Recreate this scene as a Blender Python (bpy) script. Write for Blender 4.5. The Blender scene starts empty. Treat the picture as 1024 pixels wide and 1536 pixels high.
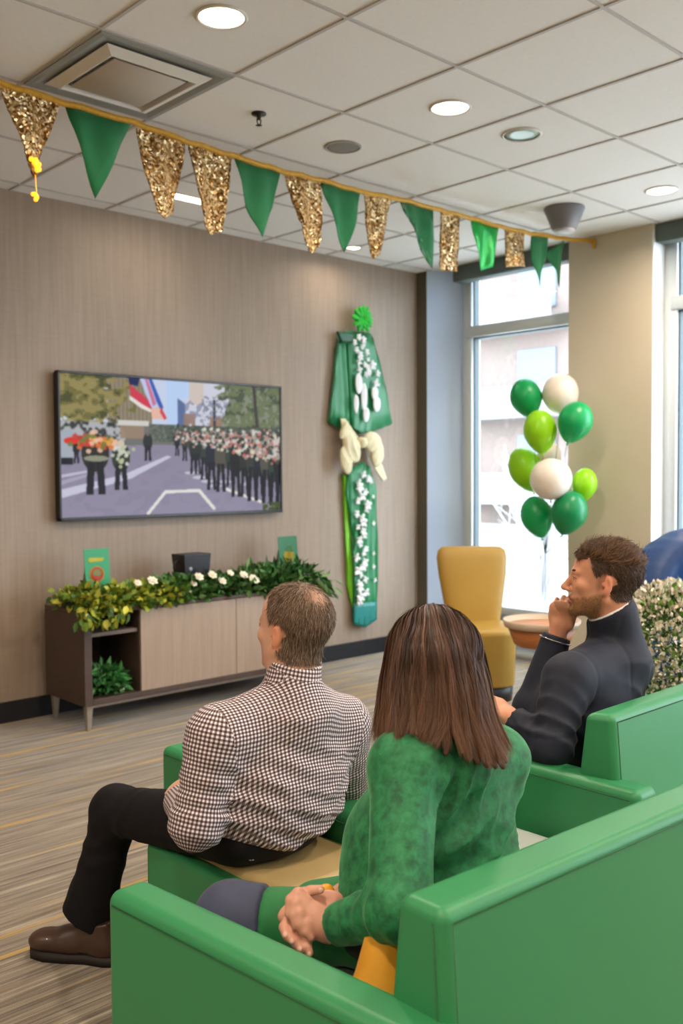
import bpy, bmesh, math, random
import numpy as np
from mathutils import Vector, Matrix, noise
random.seed(7); np.random.seed(7)
C = bpy.context.scene.collection
PI = math.pi
# ------------------------------------------------------------------ camera numbers (metres)
CAM = np.array([0.0, 0.0, 1.485]); FPX = 1434.0
YAW, PITCH, ROLL = 0.75268, -0.040426, -0.005977
_f = np.array([math.sin(YAW)*math.cos(PITCH), math.cos(YAW)*math.cos(PITCH), math.sin(PITCH)])
_r = np.array([math.cos(YAW), -math.sin(YAW), 0.0]); _u = np.cross(_r, _f)
R_ = math.cos(ROLL)*_r + math.sin(ROLL)*_u; U_ = -math.sin(ROLL)*_r + math.cos(ROLL)*_u
def ray(x, y): return ((x-512)*R_ - (y-768)*U_)/FPX + _f
def at(x, y, d=None, X=None, Y=None, Z=None):
    v = ray(x, y)
    t = d if d is not None else (X/v[0] if X is not None else (Y/v[1] if Y is not None else (Z-CAM[2])/v[2]))
    return CAM + v*t
def V(p): return Vector((float(p[0]), float(p[1]), float(p[2])))
H = 3.18      # ceiling height
WY = 5.54     # wall with the screen
WX = 6.08     # pillar face of the window wall
GX = 6.30     # glass line
# ------------------------------------------------------------------ materials
def lin(c):
    if isinstance(c, str):
        c = [int(c[i:i+2], 16)/255 for i in (0, 2, 4)]
    return tuple((x/12.92 if x <= .04045 else ((x+.055)/1.055)**2.4) for x in c[:3]) + (1,)
def newmat(name):
    m = bpy.data.materials.new(name); m.use_nodes = True
    return m, m.node_tree, m.node_tree.nodes['Principled BSDF']
def N(nt, kind, **kw):
    n = nt.nodes.new(kind)
    for k, v in kw.items():
        if k.startswith('i_'):
            key = k[2:].replace('_', ' ')
            n.inputs[key].default_value = v
        else: setattr(n, k, v)
    return n
def mat(name, col, rough=.6, col2=None, nscale=20, nmix=.5, bump=0, bscale=200, metal=0, sheen=0, sss=0, spec=None, stretch=None, detail=4, emis=None, estr=0, coat=0, trans=0, coord='Object'):
    m, nt, b = newmat(name); L = nt.links
    b.inputs['Base Color'].default_value = lin(col); b.inputs['Roughness'].default_value = rough
    b.inputs['Metallic'].default_value = metal
    if spec is not None: b.inputs['Specular IOR Level'].default_value = spec
    if sheen: b.inputs['Sheen Weight'].default_value = sheen; b.inputs['Sheen Roughness'].default_value = .4
    if sss: b.inputs['Subsurface Weight'].default_value = sss; b.inputs['Subsurface Radius'].default_value = (.012, .005, .003); b.inputs['Subsurface Scale'].default_value = 1
    if coat: b.inputs['Coat Weight'].default_value = coat
    if trans: b.inputs['Transmission Weight'].default_value = trans
    if emis: b.inputs['Emission Color'].default_value = lin(emis); b.inputs['Emission Strength'].default_value = estr
    if col2 or bump:
        tc = N(nt, 'ShaderNodeTexCoord'); mp = N(nt, 'ShaderNodeMapping'); L.new(tc.outputs[coord], mp.inputs['Vector'])
        if stretch: mp.inputs['Scale'].default_value = stretch
    if col2:
        n = N(nt, 'ShaderNodeTexNoise', i_Scale=nscale, i_Detail=detail); L.new(mp.outputs[0], n.inputs['Vector'])
        cr = N(nt, 'ShaderNodeValToRGB'); cr.color_ramp.elements[0].position = .5-nmix*.5; cr.color_ramp.elements[1].position = .5+nmix*.5
        cr.color_ramp.elements[0].color = lin(col); cr.color_ramp.elements[1].color = lin(col2)
        L.new(n.outputs['Fac'], cr.inputs[0]); L.new(cr.outputs[0], b.inputs['Base Color'])
    if bump:
        n2 = N(nt, 'ShaderNodeTexNoise', i_Scale=bscale, i_Detail=3); L.new(mp.outputs[0], n2.inputs['Vector'])
        bp = N(nt, 'ShaderNodeBump', i_Strength=bump, i_Distance=.002); L.new(n2.outputs['Fac'], bp.inputs['Height']); L.new(bp.outputs[0], b.inputs['Normal'])
    return m
def attr_mat(name, rough=.6, attr='Col', emit=0, sheen=0, spec=.5, sss=0, mul=None, tscale=0, trans=0):
    m, nt, b = newmat(name); L = nt.links
    a = N(nt, 'ShaderNodeAttribute', attribute_name=attr)
    L.new(a.outputs['Color'], b.inputs['Base Color']); b.inputs['Roughness'].default_value = rough
    b.inputs['Specular IOR Level'].default_value = spec
    if sheen: b.inputs['Sheen Weight'].default_value = sheen
    if sss: b.inputs['Subsurface Weight'].default_value = sss; b.inputs['Subsurface Radius'].default_value = (.012, .005, .003); b.inputs['Subsurface Scale'].default_value = 1
    if emit: L.new(a.outputs['Color'], b.inputs['Emission Color']); b.inputs['Emission Strength'].default_value = emit
    return m
# ------------------------------------------------------------------ objects
def link(o, parent=None):
    C.objects.link(o)
    if parent is not None:
        o.parent = parent
        o.matrix_parent_inverse = Matrix.Translation(parent.location).inverted() if parent.rotation_euler.z == 0 else (Matrix.Translation(parent.location) @ parent.rotation_euler.to_matrix().to_4x4()).inverted()
    return o
def tag(o, label=None, cat=None, group=None, kind=None):
    if label: o['label'] = label
    if cat: o['category'] = cat
    if group: o['group'] = group
    if kind: o['kind'] = kind
    return o
def thing(name, label, cat, loc=(0, 0, 0), group=None, parent=None):
    o = bpy.data.objects.new(name, None); o.location = V(loc); o.empty_display_size = .05
    C.objects.link(o); tag(o, label, cat, group); return o
def obj(name, bm, m, parent=None, smooth=True, wn=False):
    me = bpy.data.meshes.new(name); bm.to_mesh(me); bm.free()
    for x in (m if isinstance(m, (list, tuple)) else [m]): me.materials.append(x)
    if smooth:
        me.polygons.foreach_set('use_smooth', [True]*len(me.polygons))
    o = bpy.data.objects.new(name, me); link(o, parent)
    if wn:
        w = o.modifiers.new('wn', 'WEIGHTED_NORMAL'); w.keep_sharp = True
    return o
def mobj(name, verts, faces, m, parent=None, smooth=True, cols=None, uvs=None):
    me = bpy.data.meshes.new(name)
    verts = np.asarray(verts, dtype=np.float32)
    faces = np.asarray(faces, dtype=np.int32)
    me.vertices.add(len(verts)); me.vertices.foreach_set('co', verts.ravel())
    n = faces.shape[1]
    me.loops.add(faces.size); me.loops.foreach_set('vertex_index', faces.ravel())
    me.polygons.add(len(faces)); me.polygons.foreach_set('loop_start', np.arange(0, faces.size, n, dtype=np.int32))
    me.update(calc_edges=True)
    me.polygons.foreach_set('use_smooth', np.full(len(faces), smooth))
    if cols is not None:
        a = me.color_attributes.new('Col', 'FLOAT_COLOR', 'POINT')
        c = np.ones((len(verts), 4), dtype=np.float32); c[:, :3] = cols; a.data.foreach_set('color', c.ravel())
    if uvs is not None:
        uv = me.uv_layers.new(name='UVMap'); uv.data.foreach_set('uv', np.asarray(uvs, dtype=np.float32).ravel())
    for x in (m if isinstance(m, (list, tuple)) else [m]): me.materials.append(x)
    me.validate()
    o = bpy.data.objects.new(name, me); link(o, parent); return o
def add_hexa(bm, cs, bev=0, seg=3, mi=0):
    """cs: 8 corners, bottom 4 (ccw seen from above) then top 4"""
    b2 = bmesh.new()
    vs = [b2.verts.new(V(c)) for c in cs]
    for f in ((3, 2, 1, 0), (4, 5, 6, 7), (0, 1, 5, 4), (1, 2, 6, 5), (2, 3, 7, 6), (3, 0, 4, 7)): b2.faces.new([vs[i] for i in f])
    bmesh.ops.recalc_face_normals(b2, faces=b2.faces)
    if bev: bmesh.ops.bevel(b2, geom=list(b2.edges)+list(b2.verts), offset=bev, segments=seg, profile=.5, affect='EDGES')
    for f in b2.faces: f.material_index = mi
    me = bpy.data.meshes.new('t'); b2.to_mesh(me); b2.free(); bm.from_mesh(me); bpy.data.meshes.remove(me)
def add_box(bm, lo, hi, bev=0, seg=2, mi=0):
    (a, b, c), (d, e, f) = lo, hi
    add_hexa(bm, [(a, b, c), (d, b, c), (d, e, c), (a, e, c), (a, b, f), (d, b, f), (d, e, f), (a, e, f)], bev, seg, mi)
def box(name, lo, hi, m, parent=None, bev=0, seg=2):
    bm = bmesh.new(); add_box(bm, lo, hi, bev, seg); return obj(name, bm, m, parent, smooth=bev > 0, wn=bev > 0)
def add_tube(bm, pts, rad, n=8, cap=True, mi=0, flat=1.0, up=None):
    pts = [Vector(p) for p in pts]; rs = rad if isinstance(rad, (list, tuple)) else [rad]*len(pts)
    rings = []; prev = None
    for i, p in enumerate(pts):
        t = (pts[min(i+1, len(pts)-1)]-pts[max(i-1, 0)]).normalized()
        a = prev if prev is not None else (Vector(up) if up is not None else (Vector((0, 0, 1)) if abs(t.z) < .9 else Vector((1, 0, 0))))
        b = t.cross(a).normalized(); a = b.cross(t).normalized(); prev = a
        rings.append([bm.verts.new(p+(a*math.cos(2*PI*k/n)*flat+b*math.sin(2*PI*k/n))*rs[i]) for k in range(n)])
    for r1, r2 in zip(rings, rings[1:]):
        for k in range(n):
            f = bm.faces.new((r1[k], r1[(k+1) % n], r2[(k+1) % n], r2[k])); f.material_index = mi
    if cap:
        for r in (rings[0][::-1], rings[-1]):
            f = bm.faces.new(r); f.material_index = mi
def add_lathe(bm, prof, c=(0, 0, 0), n=32, mi=0, axis=None, sx=1, sy=1):
    """prof: (r,z) list, rotated about z (or axis) at c"""
    M = Matrix.Identity(3) if axis is None else Vector((0, 0, 1)).rotation_difference(Vector(axis).normalized()).to_matrix()
    c = Vector(c); rings = []
    for r, z in prof:
        if r < 1e-6: rings.append([bm.verts.new(c+M@Vector((0, 0, z)))])
        else: rings.append([bm.verts.new(c+M@Vector((r*math.cos(2*PI*k/n)*sx, r*math.sin(2*PI*k/n)*sy, z))) for k in range(n)])
    for a, b in zip(rings, rings[1:]):
        for k in range(n):
            k2 = (k+1) % n
            if len(a) == 1 and len(b) == 1: continue
            if len(a) == 1: f = bm.faces.new((a[0], b[k2], b[k]))
            elif len(b) == 1: f = bm.faces.new((a[k], a[k2], b[0]))
            else: f = bm.faces.new((a[k], a[k2], b[k2], b[k]))
            f.material_index = mi
def add_sphere(bm, c, r, M=None, seg=12, mi=0):
    n0 = len(bm.verts)
    ret = bmesh.ops.create_uvsphere(bm, u_segments=seg, v_segments=max(6, seg//2+2), radius=1)
    rr = r if isinstance(r, (tuple, list)) else (r, r, r)
    for v in ret['verts']:
        p = Vector((v.co.x*rr[0], v.co.y*rr[1], v.co.z*rr[2]))
        if M is not None: p = M @ p
        v.co = p+Vector(c)
    for f in set(f for v in ret['verts'] for f in v.link_faces): f.material_index = mi
# ------------------------------------------------------------------ signed-distance sculpting
def nrm(v): v = np.asarray(v, float); return v/np.linalg.norm(v)
def smin(a, b, k):
    h = np.clip(.5+.5*(b-a)/k, 0, 1); return b*(1-h)+a*h-k*h*(1-h)
def capsule(P, a, b, ra, rb):
    a = np.asarray(a, np.float32); b = np.asarray(b, np.float32); ab = b-a
    t = np.clip(((P-a)@ab)/max(1e-9, float(ab@ab)), 0, 1)
    q = P-(a+t[..., None]*ab)
    return np.sqrt((q*q).sum(-1))-(ra+t*(rb-ra))
def ellip(P, c, r, A=None):
    q = P-np.asarray(c, np.float32)
    if A is not None: q = q@np.asarray(A, np.float32).T
    r = np.asarray(r, np.float32)
    k0 = np.sqrt(((q/r)**2).sum(-1)); k1 = np.sqrt(((q/(r*r))**2).sum(-1))
    return k0*(k0-1)/np.maximum(k1, 1e-6)
class Field:
    def __init__(s, lo, hi, vox):
        s.lo = np.array(lo, np.float32); s.v = vox
        s.n = np.ceil((np.array(hi)-s.lo)/vox).astype(int)+1
        s.f = np.full(s.n, .5, np.float32)
    def sub(s, lo, hi):
        i0 = np.clip(np.floor((np.array(lo)-s.lo)/s.v).astype(int), 0, s.n-1); i1 = np.clip(np.ceil((np.array(hi)-s.lo)/s.v).astype(int)+1, 1, s.n)
        sl = tuple(slice(a, max(a+1, b)) for a, b in zip(i0, i1))
        g = np.meshgrid(*[s.lo[k]+s.v*np.arange(sl[k].start, sl[k].stop, dtype=np.float32) for k in range(3)], indexing='ij')
        return sl, np.stack(g, -1).astype(np.float32)
    def put(s, fn, lo, hi, k=.02, op='u'):
        pad = k+3*s.v
        sl, P = s.sub(np.array(lo)-pad, np.array(hi)+pad)
        d = fn(P).astype(np.float32)
        s.f[sl] = smin(s.f[sl], d, k) if op == 'u' else (-smin(-s.f[sl], d, k) if op == 's' else s.f[sl]+d)
    def cap(s, a, b, ra, rb=None, k=.02, op='u'):
        rb = ra if rb is None else rb; a = np.array(a, float); b = np.array(b, float); r = max(ra, rb)
        s.put(lambda P: capsule(P, a, b, ra, rb), np.minimum(a, b)-r, np.maximum(a, b)+r, k, op)
    def ell(s, c, r, A=None, k=.02, op='u'):
        c = np.array(c, float); m = max(r)
        s.put(lambda P: ellip(P, c, r, A), c-m, c+m, k, op)
    def cut(s, p, n, R=.15, k=.006):
        """remove everything on the side n points to, within R of p"""
        p = np.array(p, float); n = nrm(n)
        sl, P = s.sub(p-R, p+R)
        q = P-p.astype(np.float32); ins = (q*q).sum(-1) < R*R
        d = (q@n.astype(np.float32))
        s.f[sl] = np.where(ins, np.maximum(s.f[sl], d), s.f[sl])
    def mesh(s):
        f = s.f.copy()
        f[0] = f[-1] = .5; f[:, 0] = f[:, -1] = .5; f[:, :, 0] = f[:, :, -1] = .5
        ins = f < 0
        c = ins[:-1, :-1, :-1].astype(np.uint8)
        cnt = np.zeros_like(c)
        for dx in (0, 1):
            for dy in (0, 1):
                for dz in (0, 1):
                    cnt += ins[dx:ins.shape[0]-1+dx, dy:ins.shape[1]-1+dy, dz:ins.shape[2]-1+dz]
        cells = np.argwhere((cnt > 0) & (cnt < 8))
        idx = np.full(cnt.shape, -1, np.int32); idx[tuple(cells.T)] = np.arange(len(cells))
        acc = np.zeros((len(cells), 3), np.float32); num = np.zeros(len(cells), np.float32)
        cor = [(x, y, z) for x in (0, 1) for y in (0, 1) for z in (0, 1)]
        for a in cor:
            for b in cor:
                d = np.array(b)-np.array(a)
                if d.sum() == 1 and (d >= 0).all():
                    fa = f[cells[:, 0]+a[0], cells[:, 1]+a[1], cells[:, 2]+a[2]]; fb = f[cells[:, 0]+b[0], cells[:, 1]+b[1], cells[:, 2]+b[2]]
                    m = (fa < 0) != (fb < 0)
                    t = np.where(m, fa/np.where(m, fa-fb, 1), 0)
                    acc += np.where(m[:, None], np.array(a, np.float32)+t[:, None]*d, 0); num += m
        verts = s.lo+(cells+acc/num[:, None])*s.v
        F = []
        for ax in range(3):
            o = [k for k in range(3) if k != ax]
            sa = [slice(1, -1)]*3; sb = [slice(1, -1)]*3; sa[ax] = slice(0, -1); sb[ax] = slice(1, None)
            A = ins[tuple(sa)]; B = ins[tuple(sb)]
            e = np.argwhere(A != B); fl = A[tuple(e.T)]
            base = e.copy()
            for k in o: base[:, k] += 1
            q = []
            for (u, v) in ((-1, -1), (0, -1), (0, 0), (-1, 0)):
                cc = base.copy(); cc[:, o[0]] += u; cc[:, o[1]] += v; q.append(idx[tuple(cc.T)])
            q = np.stack(q, -1)
            if ax == 1: q = q[:, ::-1]
            q = np.where(fl[:, None], q, q[:, ::-1]); F.append(q)
        F = np.concatenate(F); F = F[(F >= 0).all(1)]
        return verts.astype(np.float32), F
def relax(verts, F, it=2, w=.5):
    for _ in range(it):
        acc = np.zeros_like(verts); n = np.zeros(len(verts), np.float32)
        for a, b in ((0, 1), (1, 2), (2, 3), (3, 0)):
            for x, y in ((F[:, a], F[:, b]), (F[:, b], F[:, a])):
                for k in range(3): acc[:, k] += np.bincount(x, weights=verts[y, k], minlength=len(verts))
                n += np.bincount(x, minlength=len(verts))
        verts = verts*(1-w)+w*acc/n[:, None]
    return verts.astype(np.float32)
def biggest(verts, F):
    """keep the largest connected piece"""
    lab = np.arange(len(verts))
    while True:
        m = lab[F].min(1); new = lab.copy()
        for k in range(4): np.minimum.at(new, F[:, k], m)
        new = new[new]
        if (new == lab).all(): break
        lab = new
    u, c = np.unique(lab, return_counts=True); keep = lab == u[c.argmax()]
    mp = np.cumsum(keep)-1; F = F[keep[F[:, 0]]]
    return verts[keep], mp[F]
def normals(v, F):
    n = np.cross(v[F[:, 2]]-v[F[:, 0]], v[F[:, 3]]-v[F[:, 1]]); out = np.zeros_like(v)
    for k in range(4):
        for j in range(3): out[:, j] += np.bincount(F[:, k], weights=n[:, j], minlength=len(v))
    return out/np.maximum(1e-12, np.linalg.norm(out, axis=1))[:, None]
def fold(F, c, R, d, wl, amp, warp=.35, seed=0, sharp=True):
    """creases: ridges across direction d, wavelength wl, fading out at radius R from c"""
    c = np.asarray(c, np.float32); d = nrm(d).astype(np.float32)
    e = nrm(np.cross(d, [.3, .5, .8])).astype(np.float32); g = np.cross(d, e)
    def fn(P):
        q = P-c; r2 = (q*q).sum(-1)/(R*R)
        ph = (q@d)/wl*2*PI + warp*2*PI*(np.sin((q@e)*9/R*.35+seed)+.6*np.sin((q@g)*14/R*.35+2*seed))*.6
        s = np.sin(ph)
        if sharp: s = 1-2*np.abs(np.sin(ph/2))**.8
        return (-amp*np.exp(-r2*1.6)*s).astype(np.float32)
    F.put(fn, c-R*1.5, c+R*1.5, 0, 'a')
# ================================================================== ROOM
XL, YB = -3.2, -3.6        # left and back walls, behind the camera
def tv_wall_mat():
    m, nt, b = newmat('wallpaper'); L = nt.links
    tc = N(nt, 'ShaderNodeTexCoord')
    mp = N(nt, 'ShaderNodeMapping'); mp.inputs['Scale'].default_value = (60, 60, 2.2); L.new(tc.outputs['Object'], mp.inputs[0])
    n = N(nt, 'ShaderNodeTexNoise', i_Scale=1.0, i_Detail=5); L.new(mp.outputs[0], n.inputs['Vector'])
    mp2 = N(nt, 'ShaderNodeMapping'); mp2.inputs['Scale'].default_value = (9, 9, 60); L.new(tc.outputs['Object'], mp2.inputs[0])
    n2 = N(nt, 'ShaderNodeTexNoise', i_Scale=1.0, i_Detail=4); L.new(mp2.outputs[0], n2.inputs['Vector'])
    h1 = N(nt, 'ShaderNodeMath', operation='MULTIPLY'); h1.inputs[1].default_value = 1.5; L.new(n.outputs['Fac'], h1.inputs[0]); h2 = N(nt, 'ShaderNodeMath', operation='MULTIPLY'); h2.inputs[1].default_value = .5; L.new(n2.outputs['Fac'], h2.inputs[0]); ad = N(nt, 'ShaderNodeMath', operation='ADD'); L.new(h1.outputs[0], ad.inputs[0]); L.new(h2.outputs[0], ad.inputs[1])
    cr = N(nt, 'ShaderNodeValToRGB'); cr.color_ramp.elements[0].position = .3; cr.color_ramp.elements[1].position = .7
    cr.color_ramp.elements[0].color = lin('917f70'); cr.color_ramp.elements[1].color = lin('a29080')
    hf = N(nt, 'ShaderNodeMath', operation='MULTIPLY'); hf.inputs[1].default_value = .5; L.new(ad.outputs[0], hf.inputs[0])
    L.new(hf.outputs[0], cr.inputs[0]); L.new(cr.outputs[0], b.inputs['Base Color']); b.inputs['Roughness'].default_value = .55
    bp = N(nt, 'ShaderNodeBump', i_Strength=.25, i_Distance=.002); L.new(hf.outputs[0], bp.inputs['Height']); L.new(bp.outputs[0], b.inputs['Normal'])
    return m
def carpet_mat():
    m, nt, b = newmat('carpet'); L = nt.links
    tc = N(nt, 'ShaderNodeTexCoord')
    def noise_(sc, scale=1, det=4, off=(0, 0, 0)):
        mp = N(nt, 'ShaderNodeMapping'); mp.inputs['Scale'].default_value = sc; mp.inputs['Location'].default_value = off; L.new(tc.outputs['Object'], mp.inputs[0])
        n = N(nt, 'ShaderNodeTexNoise', i_Scale=scale, i_Detail=det); L.new(mp.outputs[0], n.inputs['Vector']); return n.outputs['Fac']
    a = noise_((1.1, 46, 1)); c = noise_((3.5, 130, 1), det=3); d = noise_((380, 380, 1), det=2)
    def mth(op, x, y):
        k = N(nt, 'ShaderNodeMath', operation=op)
        for i, q in enumerate((x, y)):
            if isinstance(q, (int, float)): k.inputs[i].default_value = q
            else: L.new(q, k.inputs[i])
        return k.outputs[0]
    h = mth('ADD', mth('MULTIPLY', a, .45), mth('ADD', mth('MULTIPLY', c, .33), mth('MULTIPLY', d, .22)))
    cr = N(nt, 'ShaderNodeValToRGB'); e = cr.color_ramp.elements
    e[0].position = .38; e[0].color = lin('4e453b'); e[1].position = .63; e[1].color = lin('b5a893')
    x = e.new(.5); x.color = lin('83776a')
    L.new(h, cr.inputs[0])
    # thin ochre threads, gathered in bars
    y1 = noise_((.75, 16, 1), det=1, off=(3.1, 5.3, 0)); y2 = noise_((2.0, 120, 1), det=2, off=(1, 9, 0))
    g = N(nt, 'ShaderNodeMapRange'); g.inputs['From Min'].default_value = .575; g.inputs['From Max'].default_value = .65; L.new(y1, g.inputs['Value'])
    g2 = N(nt, 'ShaderNodeMapRange'); g2.inputs['From Min'].default_value = .38; g2.inputs['From Max'].default_value = .55; L.new(y2, g2.inputs['Value'])
    yy = mth('MULTIPLY', g.outputs[0], g2.outputs[0]); yy = mth('MULTIPLY', yy, .85)
    mx = N(nt, 'ShaderNodeMix', data_type='RGBA'); L.new(yy, mx.inputs['Factor']); L.new(cr.outputs[0], mx.inputs['A']); mx.inputs['B'].default_value = lin('c0993c')
    L.new(mx.outputs['Result'], b.inputs['Base Color']); b.inputs['Roughness'].default_value = .85
    b.inputs['Sheen Weight'].default_value = .25
    bp = N(nt, 'ShaderNodeBump', i_Strength=.6, i_Distance=.004); L.new(h, bp.inputs['Height']); L.new(bp.outputs[0], b.inputs['Normal'])
    return m
M_wallp = tv_wall_mat(); M_carpet = carpet_mat()
M_ceil = mat('ceiling_tile', 'e6e3df', .9, col2='eae8e4', nscale=60, bump=.3, bscale=300)
M_grid = mat('ceiling_grid_metal', 'bcb8b4', .6)
M_paint = mat('pillar_paint', 'c6bca9', .7, col2='c2b7a2', nscale=3)
M_white = mat('white_paint', 'dfe2e2', .6)
M_blue = mat('grey_blue_panel', 'c6dafa', .5)
M_base = mat('dark_baseboard', '15161c', .45)
M_frame = mat('window_frame_metal', 'c9d0d4', .35)
M_dframe = mat('window_gasket', '4a5a60', .5)
M_shade = mat('roller_shade', '55605c', .7)
M_shaded = mat('shaded_beige_wall', '5c5446', .7)  # beige corner strip, its shadow put into the base colour
def struct(name, o, kind='structure'): o['kind'] = kind; o.name = name; return o
def sbox(name, lo, hi, m, parent=None):
    o = box(name, lo, hi, m, parent)
    if parent is None: o['kind'] = 'structure'
    return o
sbox('floor', (XL, YB, -.1), (GX+.1, WY, 0), M_carpet)
sbox('ceiling', (XL, YB, H), (GX+.1, WY, H+.1), M_ceil)
sbox('wall_back', (XL-.1, WY, -.1), (WX+.35, WY+.12, H+.1), M_wallp)
sbox('wall_left', (XL-.12, YB, -.1), (XL, WY, H+.1), M_paint)
sbox('wall_front', (XL, YB-.12, -.1), (GX+.1, YB, H+.1), M_paint)
sbox('baseboard_back', (XL, WY-.014, 0), (WX, WY, .125), M_base)
# window wall: corner strip, splayed reveal, pillars
cy = at(640, 600, X=WX)[1]; wy1 = at(701, 600, X=GX)[1]
sbox('wall_corner', (WX, cy, 0), (WX+.35, WY, H), M_shaded)
bm = bmesh.new(); add_hexa(bm, [(WX, cy-.001, 0), (GX, wy1, 0), (GX+.06, wy1, 0), (GX+.06, cy, 0), (WX, cy-.001, H), (GX, wy1, H), (GX+.06, wy1, H), (GX+.06, cy, H)])
o = obj('wall_reveal', bm, M_blue, smooth=False); o['kind'] = 'structure'
wy0 = at(852, 600, X=WX)[1]; py0 = at(977, 600, X=WX)[1]
sbox('wall_pillar', (WX, py0, 0), (GX+.1, wy0, H), M_paint)
# white painted return of the pillar
sbox('trim_1', (WX+.001, py0-.004, 0), (GX, py0, H), M_white)
win = [(wy0, wy1), (1.45, py0-.004), (-1.2, .95), (-3.4, -1.7)]
sbox('wall_pillar_2', (WX, .95, 0), (GX+.1, 1.45, H), M_paint)
sbox('wall_pillar_3', (WX, -1.7, 0), (GX+.1, -1.2, H), M_paint)
sbox('wall_pillar_4', (WX, YB, 0), (GX+.1, -3.4, H), M_paint)
m, nt, b = newmat('glass'); L = nt.links
gl = N(nt, 'ShaderNodeBsdfGlossy', i_Roughness=.02); tr = N(nt, 'ShaderNodeBsdfTransparent'); tr.inputs[0].default_value = (.95, .98, .99, 1)
mx = N(nt, 'ShaderNodeMixShader'); mx.inputs[0].default_value = .05; L.new(tr.outputs[0], mx.inputs[1]); L.new(gl.outputs[0], mx.inputs[2])
L.new(mx.outputs[0], nt.nodes['Material Output'].inputs['Surface']); M_glass = m
M_frost = mat('frosted_spandrel', 'c4ced8', .3)
_n = M_frost.node_tree; _t = _n.nodes.new('ShaderNodeBsdfTranslucent'); _t.inputs[0].default_value = (.6, .68, .74, 1); _m = _n.nodes.new('ShaderNodeMixShader'); _m.inputs[0].default_value = .12
_n.links.new(_n.nodes['Principled BSDF'].outputs[0], _m.inputs[1]); _n.links.new(_t.outputs[0], _m.inputs[2]); _n.links.new(_m.outputs[0], _n.nodes['Material Output'].inputs['Surface'])
zt = at(707, 500, X=GX)[2]; zs = at(785, 917, X=GX)[2]
for i, (a, b_) in enumerate(win):
    w = bpy.data.objects.new('window_%d' % (i+1), None); w.location = (GX, (a+b_)/2, 0); C.objects.link(w); w['kind'] = 'structure'
    bm = bmesh.new()
    for y in (a, b_-.09): add_box(bm, (GX-.06, y, 0), (GX+.06, y+.09, H), .004, 1)
    for z0, z1 in ((zt-.045, zt+.045), (zs-.03, zs+.03), (0, .05), (H-.03, H)): add_box(bm, (GX-.075, a+.05, z0), (GX+.06, b_-.05, z1), .004, 1)
    obj('window_frame', bm, M_frame, w)
    bm = bmesh.new()
    for z0, z1 in ((zs+.03, zt-.045), (zt+.045, H-.03)):
        for y in (a+.09, b_-.102): add_box(bm, (GX-.03, y, z0), (GX+.03, y+.012, z1))
        add_box(bm, (GX-.03, a+.09, z1-.012), (GX+.03, b_-.09, z1))
    obj('gasket', bm, M_dframe, w, smooth=False)
    box('pane', (GX-.005, a+.05, .05), (GX+.005, b_-.05, H-.03), M_glass, w)
    box('spandrel_panel', (GX+.012, a+.05, .05), (GX+.03, b_-.05, zs-.03), M_frost, w)
    box('roller_shade', (WX+.02, a+.005, H-.13), (GX-.08, b_-.005, H), M_shade, w, bev=.01)
# ceiling grid
GX0, GSX, GY0, GSY = 3.136-.632*10, .632, 1.936-.689*8, .689
bm = bmesh.new(); x = GX0
def inr(v, lo, hi): return lo < v < hi
while x < WX:
    if x > XL+.1: add_box(bm, (x-.0075, YB, H-.006), (x+.0075, WY, H))
    x += GSX
y = GY0
while y < WY:
    if y > YB+.1: add_box(bm, (XL, y-.0075, H-.0061), (WX, y+.0075, H))
    y += GSY
o = obj('ceiling_grid', bm, M_grid, smooth=False); o['kind'] = 'structure'
# ------------------------------------------------------------------ ceiling fittings
M_lamp = mat('lamp_lens', 'fff6e6', .4, emis='fff0d8', estr=9)
M_trim = mat('lamp_trim', 'd8d4cc', .4)
M_lampoff = mat('unlit_lens', 'a9c0b4', .25)
M_metal = mat('vent_metal', '8f938f', .45)
M_metald = mat('vent_slot', '4a4a4a', .6)
M_plate = mat('vent_plate', 'b9aea2', .6)
def lamp(p, label, lit=True, r=.085, group=None, power=24):
    t = thing('ceiling_downlight', label, 'ceiling light', (p[0], p[1], H), group)
    bm = bmesh.new(); add_lathe(bm, [(r, 0), (r+.012, 0), (r+.014, -.004), (r+.006, -.010), (r, -.006)], (p[0], p[1], H), 40); obj('trim_ring', bm, M_trim, t)
    bm = bmesh.new(); add_lathe(bm, [(0, -.005), (r*.6, -.005), (r, -.003), (r, 0)], (p[0], p[1], H), 40); obj('lens', bm, M_lamp if lit else M_lampoff, t)
    if lit:
        l = bpy.data.lights.new('downlight_beam', 'AREA'); l.shape = 'DISK'; l.size = r*2; l.energy = power; l.color = (1, .84, .67); l.spread = math.radians(165)
        lo = bpy.data.objects.new('downlight_beam', l); lo.location = (p[0], p[1], H-.014); link(lo)
    return t
lamp(at(332, 25, Z=H), 'large bright round recessed downlight at the top of the picture, right of the air vent', group='round recessed downlights')
lamp(at(675, 161, Z=H), 'bright round recessed downlight in the middle of the tiled ceiling', group='round recessed downlights')
lamp(at(992, 285, Z=H), 'bright round recessed downlight nearest the window wall', group='round recessed downlights')
lamp(at(782, 201, Z=H), 'unlit pale green recessed downlight in a white ceiling tile', lit=False, r=.088)
pq = at(279, 296, Z=H)
lamp(at(530, 371, Z=H), 'tiny far recessed downlight glimpsed under the bunting near the screen wall', r=.05, group='round recessed downlights', power=3)
for k, (x, y) in enumerate([(-1.6, 3.3), (-1.6, .8), (.3, .9), (.3, -1.6), (2.8, .3), (2.8, -1.8), (4.9, .4), (-1.6, -1.6), (4.9, -1.8)]):  # extra downlights added out of view to even out the room light
    lamp((x, y), 'added round downlight in the unseen part of the ceiling, evening out the room light', group='added unseen downlights', power=28)
t = thing('linear_ceiling_light', 'short bright slot light in the ceiling close to the screen wall', 'ceiling light', (pq[0], pq[1], H))
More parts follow.
